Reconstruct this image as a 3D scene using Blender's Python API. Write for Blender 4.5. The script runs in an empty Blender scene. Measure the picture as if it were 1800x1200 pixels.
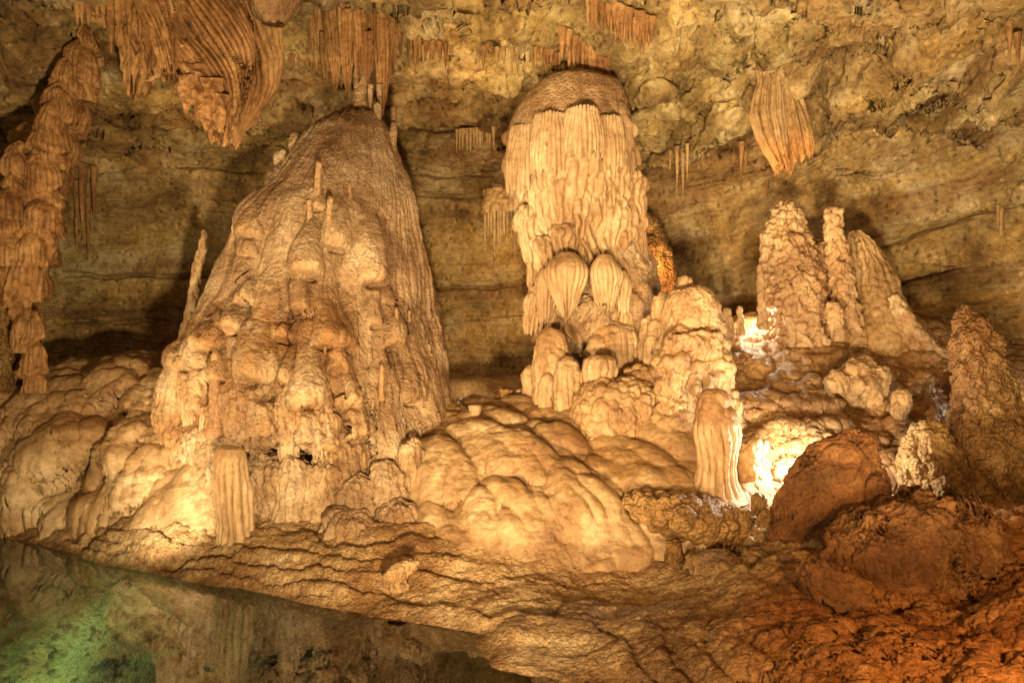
import bpy, math
import numpy as np
from mathutils import Vector

sc = bpy.context.scene
C = sc.collection
F = 1200.0            # focal length in photo pixels (photo is 1800 wide)
CAMZ = 3.0            # eye height above the pool
rng = np.random.default_rng(7)

# ------------------------------------------------------------------ camera
cd = bpy.data.cameras.new('camera')
cam = bpy.data.objects.new('camera', cd); C.objects.link(cam)
cd.sensor_width = 36; cd.lens = 36 * F / 1800
cd.clip_start = 0.05; cd.clip_end = 300
cam.location = (0, 0, CAMZ); cam.rotation_euler = (math.radians(90), 0, 0)
sc.camera = cam

def W(px, py, Y):
    return np.array([(px - 900) / F * Y, Y, CAMZ - (py - 600) / F * Y])

# ------------------------------------------------------------------ world and lamps
wd = bpy.data.worlds.new('World'); sc.world = wd; wd.use_nodes = True
bg = wd.node_tree.nodes['Background']
bg.inputs[0].default_value = (1.0, 0.68, 0.36, 1); bg.inputs[1].default_value = 0.19
sc.view_settings.view_transform = 'Standard'; sc.view_settings.look = 'None'
sc.view_settings.exposure = 0.22; sc.view_settings.gamma = 1.0
sc.render.engine = 'CYCLES'
sc.cycles.use_denoising = True
sc.cycles.max_bounces = 6; sc.cycles.diffuse_bounces = 3
sc.cycles.sample_clamp_indirect = 4

def lamp(name, loc, target, power, col, angle=60, blend=0.8, size=0.08):
    ld = bpy.data.lights.new(name, 'SPOT')
    ld.energy = power; ld.color = col; ld.spot_size = math.radians(angle); ld.spot_blend = blend
    ld.shadow_soft_size = size
    o = bpy.data.objects.new(name, ld); C.objects.link(o)
    o.location = tuple(loc)
    d = Vector(tuple(target)) - Vector(tuple(loc))
    o.rotation_euler = d.to_track_quat('-Z', 'Y').to_euler()
    return o

def bulb(name, loc, power, col, size=0.08):
    ld = bpy.data.lights.new(name, 'POINT'); ld.energy = power; ld.color = col; ld.shadow_soft_size = size
    o = bpy.data.objects.new(name, ld); C.objects.link(o); o.location = tuple(loc); return o

WARM = (1.0, 0.73, 0.42); WHITE = (1.0, 0.86, 0.62); ORANGE = (1.0, 0.56, 0.22)
# floodlights along the visitors' walkway, low in front of the pool
lamp('walkway_lamp', (-7.6, 4.4, 0.6), W(520, 430, 11), 2500, WARM, 66, 0.8, 0.10)
lamp('walkway_lamp', (-3.0, 3.2, 0.7), W(1100, 470, 11.5), 3000, WARM, 60, 0.9, 0.10)
lamp('walkway_lamp', (0.2, 1.0, 1.0), W(480, 250, 12), 5600, WARM, 115, 1.0, 0.25)
lamp('walkway_lamp', (1.8, 2.4, 1.0), W(1500, 130, 11), 4800, WARM, 75, 1.0, 0.25)
lamp('walkway_lamp', (-3.2, 1.6, 1.7), W(1060, 1080, 7.2), 800, WARM, 80, 1.0, 0.15)
# orange floodlight at the right, low over the clay bank
lamp('walkway_lamp', (2.6, 2.2, 2.2), W(1680, 980, 6.8), 800, ORANGE, 90, 1.0, 0.12)
# lamp at the pool's edge in front of the small column
lamp('pool_edge_lamp', W(250, 985, 8.6) + np.array([0, 0, 0.25]), W(340, 870, 10), 120, WHITE, 130, 1.0, 0.05)
# floodlight hidden behind the orange boulder
bulb('hidden_floodlight', W(1424, 800, 8.95), 200, (1.0, 0.92, 0.80), 0.06)
# lamp behind the stubby tower
bulb('hidden_floodlight', W(1328, 558, 12.75), 50, (1.0, 0.85, 0.6), 0.05)
# unseen lamps added behind the formations to rake light up the back wall
bulb('hidden_floodlight', W(820, 640, 14.6), 22, WARM, 0.1)
bulb('hidden_floodlight', W(1600, 560, 14.0), 60, WARM, 0.1)
# lamp glowing in the gap behind the great column
bulb('hidden_floodlight', W(1150, 480, 13.9), 60, (1.0, 0.5, 0.18), 0.05)
# lamp behind the brown stalagmite at the right edge
bulb('hidden_floodlight', W(1810, 660, 10.9), 70, (1.0, 0.85, 0.6), 0.05)
# green lamp under water
bulb('underwater_lamp', (-5.3, 7.5, -0.28), 52, (0.55, 1.0, 0.72), 0.08)

# ------------------------------------------------------------------ noise
def _h(i, j, k, s):
    n = (i.astype(np.uint32) * np.uint32(73856093)) ^ (j.astype(np.uint32) * np.uint32(19349663)) ^ (k.astype(np.uint32) * np.uint32(83492791)) ^ np.uint32((s * 2654435761) & 0xffffffff)
    n = (n ^ (n >> np.uint32(13))) * np.uint32(1274126177)
    n = (n ^ (n >> np.uint32(16))) * np.uint32(2246822519)
    n = n ^ (n >> np.uint32(15))
    return (n & np.uint32(0xffffff)).astype(np.float32) / np.float32(16777216)

def _i(x):
    return np.floor(x).astype(np.int64)

def vn(P, s=0):
    ip = np.floor(P); f = (P - ip).astype(np.float32); ip = ip.astype(np.int64)
    f = f * f * f * (f * (f * 6 - 15) + 10)
    r = 0
    for a in (0, 1):
        wa = f[..., 0] if a else 1 - f[..., 0]
        for b in (0, 1):
            wb = wa * (f[..., 1] if b else 1 - f[..., 1])
            for c in (0, 1):
                wc = wb * (f[..., 2] if c else 1 - f[..., 2])
                r = r + wc * _h(ip[..., 0] + a, ip[..., 1] + b, ip[..., 2] + c, s)
    return r * 2 - 1

_R = np.array([[0.00, 0.80, 0.60], [-0.80, 0.36, -0.48], [-0.60, -0.48, 0.64]], dtype=np.float32)

def fbm(P, f=1.0, o=4, s=0, g=0.5, ridge=False):
    Q = P.astype(np.float32) * f; a = 1.0; r = 0; t = 0
    for k in range(o):
        n = vn(Q, s + k * 17)
        if ridge: n = 1 - 2 * np.abs(n)
        r = r + a * n; t += a; a *= g
        Q = (Q @ _R) * 2.03 + 5.3
    return r / t

def uv3(u, v, w=0.0):
    return np.stack([u, v, np.zeros_like(u) + w], -1)

def cells(u, v, s=0, tilt=0.0, r0=0.62, r1=1.05, ry=1.0):
    """domes scattered on a jittered grid, the highest wins; tilt makes shingles that swell downwards"""
    iu = _i(u); iv = _i(v); best = np.full(u.shape, -1.0, np.float32); ident = np.zeros(u.shape, np.float32)
    z = np.zeros_like(iu)
    for a in (-1, 0, 1):
        for b in (-1, 0, 1):
            A = iu + a; B = iv + b
            cu = A + 0.5 + 0.7 * (_h(A, B, z, s) - .5); cv = B + 0.5 + 0.7 * (_h(A, B, z, s + 1) - .5)
            r = r0 + (r1 - r0) * _h(A, B, z, s + 2)
            du = (u - cu) / r; dv = (v - cv) / (r * ry)
            h = (1 - du * du - dv * dv) * (0.75 + 0.5 * _h(A, B, z, s + 3)) + tilt * dv
            h = np.where(du * du + dv * dv < 1, h, -1)
            m = h > best; best = np.where(m, h, best); ident = np.where(m, _h(A, B, z, s + 4), ident)
    return np.clip(best, 0, None), ident

def popcorn(P, f, s=0):
    """3-D bubbles: 1 at a bubble's middle, 0 in the creases"""
    Q = P.astype(np.float32) * f; ip = np.floor(Q).astype(np.int64); best = np.full(Q.shape[:-1], 9.0, np.float32)
    for a in (-1, 0, 1):
        for b in (-1, 0, 1):
            for c in (-1, 0, 1):
                A = ip[..., 0] + a; B = ip[..., 1] + b; K = ip[..., 2] + c
                d = (A + .15 + .7 * _h(A, B, K, s) - Q[..., 0]) ** 2 + (B + .15 + .7 * _h(A, B, K, s + 1) - Q[..., 1]) ** 2 + (K + .15 + .7 * _h(A, B, K, s + 2) - Q[..., 2]) ** 2
                d = d / (0.55 + 0.7 * _h(A, B, K, s + 3))
                best = np.minimum(best, d)
    return np.clip(1 - best * 1.15, 0, 1)

def flutes(u, v, w, h, s=0, jit=1.0, rag=0.5, hv=0.8):
    """hanging rods: rounded columns side by side, each a chain of long drops"""
    uu = u / w + 0.45 * vn(uv3(u * 0.7 / w * 0.35, v * 0.8 / h), s) + 0.12 * vn(uv3(u / w, v * 3 / h), s + 9)
    j = _i(uu); g = uu - j; z = np.zeros_like(j)
    hh = h * (1 - .44 * hv + hv * _h(j, z, z, s + 1))
    vv = v / hh + _h(j, z, z, s + 2) * jit + 0.3 * vn(uv3(u * 0.5 / w, v * 0), s + 3)
    k = _i(vv); f = vv - k
    prof = np.sqrt(np.clip(1 - (2 * g - 1) ** 2, 0, 1))
    vert = np.clip(f, 0, 1) ** 0.6 * (1 - f ** 7)
    amp = 0.75 + 0.5 * _h(j, k, z, s + 5)
    return prof * amp * (1 - rag + rag * vert)

def ss(a, b, x):
    t = np.clip((x - a) / (b - a), 0, 1); return t * t * (3 - 2 * t)

# ------------------------------------------------------------------ materials
def ramp(nt, stops):
    r = nt.nodes.new('ShaderNodeValToRGB'); e = r.color_ramp.elements
    while len(e) > 1: e.remove(e[-1])
    e[0].position = stops[0][0]; e[0].color = (*stops[0][1], 1)
    for p, c in stops[1:]:
        x = e.new(p); x.color = (*c, 1)
    return r

def rock(name, c0, c1, c2, scale=1.2, bump=0.5, fine=9.0, rough=0.6, pits=0.0, streak=0.0, bub=0.0, spec=0.4, dist=0.02, specks=None, grain=0.6, crack=0.25):
    m = bpy.data.materials.new(name); m.use_nodes = True; nt = m.node_tree; N = nt.nodes; L = nt.links
    b = N['Principled BSDF']
    tc = N.new('ShaderNodeTexCoord'); mp = N.new('ShaderNodeMapping'); L.new(tc.outputs['Object'], mp.inputs[0])
    if streak: mp.inputs['Scale'].default_value = (1, 1, 1 - streak)
    n1 = N.new('ShaderNodeTexNoise'); n1.inputs['Scale'].default_value = scale; n1.inputs['Detail'].default_value = 9; n1.inputs['Roughness'].default_value = 0.66; n1.inputs['Distortion'].default_value = 0.6
    L.new(mp.outputs[0], n1.inputs['Vector'])
    r = ramp(nt, [(0.36, c0), (0.5, c1), (0.62, c2)]); L.new(n1.outputs['Fac'], r.inputs[0])
    n2 = N.new('ShaderNodeTexNoise'); n2.inputs['Scale'].default_value = scale * 7; n2.inputs['Detail'].default_value = 8; n2.inputs['Roughness'].default_value = 0.7
    L.new(mp.outputs[0], n2.inputs['Vector'])
    r2 = ramp(nt, [(0.32, (0.55, 0.47, 0.38)), (0.5, (1, 1, 1)), (0.72, (1.22, 1.2, 1.15))]); L.new(n2.outputs['Fac'], r2.inputs[0])
    mx = N.new('ShaderNodeMix'); mx.data_type = 'RGBA'; mx.blend_type = 'MULTIPLY'; mx.inputs[0].default_value = 0.75
    L.new(r.outputs[0], mx.inputs[6]); L.new(r2.outputs[0], mx.inputs[7])
    at = N.new('ShaderNodeAttribute'); at.attribute_name = 'tint'
    # dark brown in the grain's low spots and thin cracks, standing in for crevice shade
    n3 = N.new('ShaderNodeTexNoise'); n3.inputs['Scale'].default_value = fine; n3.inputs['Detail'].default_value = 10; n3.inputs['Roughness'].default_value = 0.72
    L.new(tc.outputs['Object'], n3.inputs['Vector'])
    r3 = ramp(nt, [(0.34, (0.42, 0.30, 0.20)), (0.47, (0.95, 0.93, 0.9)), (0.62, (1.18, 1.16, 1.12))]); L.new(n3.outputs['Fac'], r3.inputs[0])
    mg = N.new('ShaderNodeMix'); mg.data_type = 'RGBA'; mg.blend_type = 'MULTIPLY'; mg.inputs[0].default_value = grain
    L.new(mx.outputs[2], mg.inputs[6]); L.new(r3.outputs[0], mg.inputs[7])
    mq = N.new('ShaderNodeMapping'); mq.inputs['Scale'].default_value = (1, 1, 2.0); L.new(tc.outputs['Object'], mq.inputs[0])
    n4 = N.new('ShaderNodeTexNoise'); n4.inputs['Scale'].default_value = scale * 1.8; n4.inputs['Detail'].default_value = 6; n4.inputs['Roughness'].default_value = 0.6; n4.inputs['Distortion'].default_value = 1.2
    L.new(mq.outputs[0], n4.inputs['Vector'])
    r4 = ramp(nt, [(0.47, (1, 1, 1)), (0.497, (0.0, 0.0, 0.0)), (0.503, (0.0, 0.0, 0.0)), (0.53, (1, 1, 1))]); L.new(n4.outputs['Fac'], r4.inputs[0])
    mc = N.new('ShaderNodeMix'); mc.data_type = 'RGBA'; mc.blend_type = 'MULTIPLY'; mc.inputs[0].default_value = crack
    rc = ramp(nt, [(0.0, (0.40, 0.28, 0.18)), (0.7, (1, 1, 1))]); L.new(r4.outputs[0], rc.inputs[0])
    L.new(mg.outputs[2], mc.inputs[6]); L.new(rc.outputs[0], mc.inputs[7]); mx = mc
    m2 = N.new('ShaderNodeMix'); m2.data_type = 'RGBA'; m2.blend_type = 'MULTIPLY'; m2.inputs[0].default_value = 1
    L.new(mx.outputs[2], m2.inputs[6]); L.new(at.outputs['Color'], m2.inputs[7])
    out = m2.outputs[2]
    if specks:
        n5 = N.new('ShaderNodeTexNoise'); n5.inputs['Scale'].default_value = scale * 16; n5.inputs['Detail'].default_value = 4; n5.inputs['Roughness'].default_value = 0.8
        L.new(tc.outputs['Object'], n5.inputs['Vector'])
        rr = ramp(nt, [(0.60, (0, 0, 0)), (0.66, (1, 1, 1))]); L.new(n5.outputs['Fac'], rr.inputs[0])
        m3 = N.new('ShaderNodeMix'); m3.data_type = 'RGBA'; L.new(rr.outputs[0], m3.inputs[0]); L.new(out, m3.inputs[6]); m3.inputs[7].default_value = (*specks, 1)
        out = m3.outputs[2]
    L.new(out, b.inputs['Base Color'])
    b.inputs['Specular IOR Level'].default_value = spec
    rn = N.new('ShaderNodeMapRange'); rn.inputs['To Min'].default_value = rough + 0.15; rn.inputs['To Max'].default_value = rough - 0.2
    L.new(n2.outputs['Fac'], rn.inputs[0]); L.new(rn.outputs[0], b.inputs['Roughness'])
    # bump: grain, then pits or bubbles
    b1 = N.new('ShaderNodeBump'); b1.inputs['Strength'].default_value = bump; b1.inputs['Distance'].default_value = dist * 4
    L.new(n3.outputs['Fac'], b1.inputs['Height']); last = b1
    b0 = N.new('ShaderNodeBump'); b0.inputs['Strength'].default_value = crack; b0.inputs['Distance'].default_value = 0.03
    L.new(r4.outputs[0], b0.inputs['Height']); L.new(last.outputs[0], b0.inputs['Normal']); last = b0
    if bub:
        vo = N.new('ShaderNodeTexVoronoi'); vo.inputs['Scale'].default_value = fine * 2.2; vo.feature = 'SMOOTH_F1'; vo.inputs['Smoothness'].default_value = 0.25
        L.new(tc.outputs['Object'], vo.inputs['Vector'])
        b2 = N.new('ShaderNodeBump'); b2.invert = True; b2.inputs['Strength'].default_value = bub; b2.inputs['Distance'].default_value = dist * 2
        L.new(vo.outputs['Distance'], b2.inputs['Height']); L.new(last.outputs[0], b2.inputs['Normal']); last = b2
    if pits:
        vo = N.new('ShaderNodeTexVoronoi'); vo.inputs['Scale'].default_value = fine * 0.55
        nz = N.new('ShaderNodeMix'); nz.data_type = 'RGBA'; nz.inputs[0].default_value = 0.12
        L.new(tc.outputs['Object'], nz.inputs[6]); L.new(n3.outputs['Color'], nz.inputs[7]); L.new(nz.outputs[2], vo.inputs['Vector'])
        pr = ramp(nt, [(0.10, (0, 0, 0)), (0.28, (1, 1, 1))]); L.new(vo.outputs['Distance'], pr.inputs[0])
        b3 = N.new('ShaderNodeBump'); b3.inputs['Strength'].default_value = pits; b3.inputs['Distance'].default_value = dist * 3
        L.new(pr.outputs[0], b3.inputs['Height']); L.new(last.outputs[0], b3.inputs['Normal']); last = b3
    L.new(last.outputs[0], b.inputs['Normal'])
    return m

M = {}
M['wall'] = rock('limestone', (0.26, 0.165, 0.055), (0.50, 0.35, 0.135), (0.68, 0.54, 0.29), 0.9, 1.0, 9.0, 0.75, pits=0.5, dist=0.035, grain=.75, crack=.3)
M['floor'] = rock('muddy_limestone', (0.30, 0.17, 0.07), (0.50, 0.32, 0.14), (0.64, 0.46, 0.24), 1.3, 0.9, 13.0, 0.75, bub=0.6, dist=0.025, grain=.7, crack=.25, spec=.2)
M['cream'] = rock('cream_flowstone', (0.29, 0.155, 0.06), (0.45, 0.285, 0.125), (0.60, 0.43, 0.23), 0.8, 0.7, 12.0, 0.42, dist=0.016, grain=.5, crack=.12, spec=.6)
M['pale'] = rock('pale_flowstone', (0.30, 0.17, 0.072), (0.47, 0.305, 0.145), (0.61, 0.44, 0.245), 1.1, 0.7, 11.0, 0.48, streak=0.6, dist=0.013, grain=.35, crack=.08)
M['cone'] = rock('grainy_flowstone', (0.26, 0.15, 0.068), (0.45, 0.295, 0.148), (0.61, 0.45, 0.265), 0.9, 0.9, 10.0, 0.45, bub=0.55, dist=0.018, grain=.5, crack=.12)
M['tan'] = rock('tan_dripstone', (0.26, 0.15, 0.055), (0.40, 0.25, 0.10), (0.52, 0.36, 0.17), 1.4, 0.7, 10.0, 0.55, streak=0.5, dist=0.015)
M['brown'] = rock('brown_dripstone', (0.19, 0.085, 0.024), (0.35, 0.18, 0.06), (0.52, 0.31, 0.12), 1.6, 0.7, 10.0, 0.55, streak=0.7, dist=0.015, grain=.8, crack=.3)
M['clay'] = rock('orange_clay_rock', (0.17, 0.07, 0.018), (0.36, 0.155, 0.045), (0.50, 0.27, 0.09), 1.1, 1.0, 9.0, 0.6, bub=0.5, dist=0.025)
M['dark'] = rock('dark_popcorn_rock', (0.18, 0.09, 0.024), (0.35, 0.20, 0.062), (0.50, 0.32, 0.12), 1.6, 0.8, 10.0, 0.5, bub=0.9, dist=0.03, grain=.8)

# ------------------------------------------------------------------ sheets of surface
def normals(P, ref):
    du = np.gradient(P, axis=1); dv = np.gradient(P, axis=0)
    n = np.cross(du, dv); n /= np.linalg.norm(n, axis=-1, keepdims=True) + 1e-9
    if ref is not None:
        sgn = np.where((n * ref).sum(-1, keepdims=True) < 0, -1.0, 1.0)
        n = n * sgn
    return n

class Sheet:
    def __init__(s, P, ref, u, v, closed=False):
        s.P = P.astype(np.float32); s.ref = ref; s.u = u.astype(np.float32); s.v = v.astype(np.float32); s.closed = closed
        s.tint = np.ones(P.shape, np.float32); s.renorm()
    def renorm(s):
        s.N = normals(s.P, s.ref)
    def disp(s, D, renorm=True, N=None, raw=False):
        if s.closed and not raw: D = D - D.mean(1, keepdims=True) - 0.2 * D.std(1, keepdims=True) * (N is None)
        s.P = s.P + (s.N if N is None else N) * D[..., None].astype(np.float32)
        if renorm: s.renorm()
    def paint(s, mask, col):
        m = np.clip(mask, 0, 1)[..., None]; s.tint = s.tint * (1 - m) + np.array(col, np.float32) * m * s.tint

def link(name, me, parent=None):
    o = bpy.data.objects.new(name, me); C.objects.link(o)
    if parent is not None: o.parent = parent
    return o

def tag(o, label=None, cat=None, group=None, kind=None):
    if label: o['label'] = label
    if cat: o['category'] = cat
    if group: o['group'] = group
    if kind: o['kind'] = kind
    return o

def make_mesh(name, P, flip, tint, mat, closed):
    nv, nu = P.shape[:2]
    idx = np.arange(nv * nu).reshape(nv, nu)
    if closed: idx = np.concatenate([idx, idx[:, :1]], 1)
    q = np.stack([idx[:-1, :-1], idx[1:, :-1], idx[1:, 1:], idx[:-1, 1:]], -1).reshape(-1, 4)
    if flip: q = q[:, ::-1]
    me = bpy.data.meshes.new(name)
    me.vertices.add(nv * nu); me.vertices.foreach_set('co', P.reshape(-1).astype(np.float32))
    n = len(q)
    me.loops.add(n * 4); me.loops.foreach_set('vertex_index', q.reshape(-1).astype(np.int32))
    me.polygons.add(n); me.polygons.foreach_set('loop_start', (np.arange(n) * 4).astype(np.int32))
    me.polygons.foreach_set('loop_total', np.full(n, 4, np.int32))
    me.polygons.foreach_set('use_smooth', np.ones(n, bool))
    a = me.color_attributes.new('tint', 'FLOAT_COLOR', 'POINT')
    t = np.ones((nv * nu, 4), np.float32); t[:, :3] = tint.reshape(-1, 3); a.data.foreach_set('color', t.reshape(-1))
    me.materials.append(mat); me.update()
    return me

def emit(name, sh, mat, parent=None, origin=(0, 0, 0)):
    raw = np.cross(np.gradient(sh.P, axis=1), np.gradient(sh.P, axis=0)); flip = float((raw * sh.N).sum()) > 0
    me = make_mesh(name, sh.P - np.array(origin, np.float32), flip, sh.tint, mat, sh.closed)
    o = link(name, me, parent)
    if parent is None: o.location = tuple(float(x) for x in origin)
    return o

def thing(name, loc, label, cat, group=None):
    o = bpy.data.objects.new(name, None); C.objects.link(o); o.location = tuple(float(x) for x in loc)
    o.empty_display_size = 0.2
    return tag(o, label, cat, group)

def smooth1(a, k):
    if k < 2: return a
    ker = np.hanning(k + 2)[1:-1]; ker /= ker.sum()
    b = np.pad(a, (k, k), 'edge'); return np.convolve(b, ker, 'same')[k:-k]

def rev(prof, Y, depth=1.0, q=1.0, lean=0.0, cap=True, front=0.5, bow=1.0):
    """a body round an axis at distance Y from silhouettes (py, left px, right px) read off the photo"""
    prof = np.array(prof, float)
    py = prof[:, 0]; l = prof[:, 1]; r = prof[:, 2]
    n = 400; yy = np.linspace(py[0], py[-1], n)
    L_ = smooth1(np.interp(yy, py, l), 13); R_ = smooth1(np.interp(yy, py, r), 13)
    if cap:                                   # round the top off
        k = max(6, int(n * 0.03)); t = np.clip(np.arange(n) / k, 0, 1); c = (L_ + R_) / 2; w = (R_ - L_) / 2 * np.sqrt(1 - (1 - t) ** 2 + 1e-6)
        L_ = c - w; R_ = c + w
    a1 = np.arctan((L_ - 900) / F); a2 = np.arctan((R_ - 900) / F); am = (a1 + a2) / 2   # tangents from the eye to a round body
    z = CAMZ - (yy - 600) / F * Y; cx = Y * np.tan(am); rad = np.maximum(Y / np.cos(am) * np.sin((a2 - a1) / 2), 0.002)
    cy = Y + lean * (z - z.min())
    px = Y / F * 1.76
    s = np.concatenate([[0], np.cumsum(np.hypot(np.diff(z), np.diff(rad)))])
    nv = int(max(16, min(900, s[-1] / (px * q)))); nu = int(max(20, min(1500, 2 * math.pi * rad.max() * 0.7 / (px * q))))
    sv = np.linspace(0, s[-1], nv)
    z, cx, rad, cy, yv = (np.interp(sv, s, a) for a in (z, cx, rad, cy, yy))
    ph = 2 * math.pi * (np.arange(nu) / nu - 0.5); th = -math.pi / 2 + ph - front * np.sin(ph)
    ct = np.cos(th)[None]; st = np.sin(th)[None]
    X = cx[:, None] + rad[:, None] * ct; YY = cy[:, None] + rad[:, None] * st * depth; Z = z[:, None] + 0 * ct
    P = np.stack([X, YY, Z], -1)
    ref = np.stack([ct + 0 * Z, st + 0 * Z, np.zeros_like(Z) + 0.35], -1)
    ref[: max(2, nv // 60), :, 2] = 3
    rm = np.median(rad)
    sh = Sheet(P, ref, (th[None] + math.pi / 2) * rm + 0 * Z, (z.max() - z)[:, None] + 0 * ct, True)
    sh.th = th; sh.yv = yv; sh.cx = cx; sh.rad = rad; sh.Y = Y; sh.t = (sv / sv[-1])[:, None] + 0 * ct; sh.z = Z
    return sh

def spx(sh):
    """photo pixel of each point of a sheet"""
    P = sh.P; return 900 + P[..., 0] / P[..., 1] * F, 600 - (P[..., 2] - CAMZ) / P[..., 1] * F

def hood(sh, px, py, r, amp, cut=0.25, cream=None, long=3.2, N0=None, XY=None):
    """a long swelling on the front that ends in a rounded nose with a small undercut"""
    X, Yp = XY if XY is not None else spx(sh); fr = sh.ref[..., 1] < 0.3
    du = (X - px) / r; dv = (Yp - py) / r
    m = (np.abs(du) < 1.6) & (dv > -long) & (dv < 1.6) & fr
    w = 1 - 0.35 * np.clip(-dv / long, 0, 1)
    ac = np.clip(1 - (du / w) ** 2, 0, 1) ** 0.6
    al = np.where(dv < 0, ss(-long, -.2, dv) ** 1.2, np.sqrt(np.clip(1 - (dv / .7) ** 2, 0, 1)))
    hole = np.exp(-((du / 0.42) ** 2 + ((dv - 0.72) / 0.2) ** 2)) * amp * cut * 2.2
    D = np.where(m, ac * al * amp - hole, 0)
    if cream is not None:
        sh.paint(np.where(m, np.exp(-((du / 0.7) ** 2 + ((dv - 0.25) / 0.4) ** 2) ** 2), 0) * 0.8, cream)
    sh.disp(D, N=N0, raw=True)

def rough(sh, a=0.05, f=1.0, o=5, s=0, g=0.5, ridge=False):
    sh.disp(a * fbm(sh.P, f, o, s, g, ridge))

def varnish(sh, s=0, f=0.6, dark=(0.62, 0.5, 0.38), light=(1.2, 1.18, 1.12), k=0.8):
    n = fbm(sh.P * np.array([1, 1, 0.5]), f, 4, s)
    sh.paint(ss(0.05, 0.45, n) * k, dark); sh.paint(ss(0.05, 0.45, -n) * k, light)

# ------------------------------------------------------------------ cave wall and ceiling (one sheet, from the floor up and over)
def table(rows, cols, T, py, px):
    T = np.array(T, float); rows = np.array(rows, float); cols = np.array(cols, float)
    A = np.stack([np.interp(px, cols, T[i]) for i in range(len(rows))], 0)
    B = np.stack([np.interp(py, rows, A[:, j]) for j in range(A.shape[1])], 1)
    return B

def blur(A, k, axis):
    ker = np.hanning(k + 2)[1:-1]; ker /= ker.sum()
    pad = [(0, 0), (0, 0)]; pad[axis] = (k, k); B = np.pad(A, pad, 'edge')
    B = np.apply_along_axis(lambda r: np.convolve(r, ker, 'same'), axis, B)
    return B[k:-k] if axis == 0 else B[:, k:-k]

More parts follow.
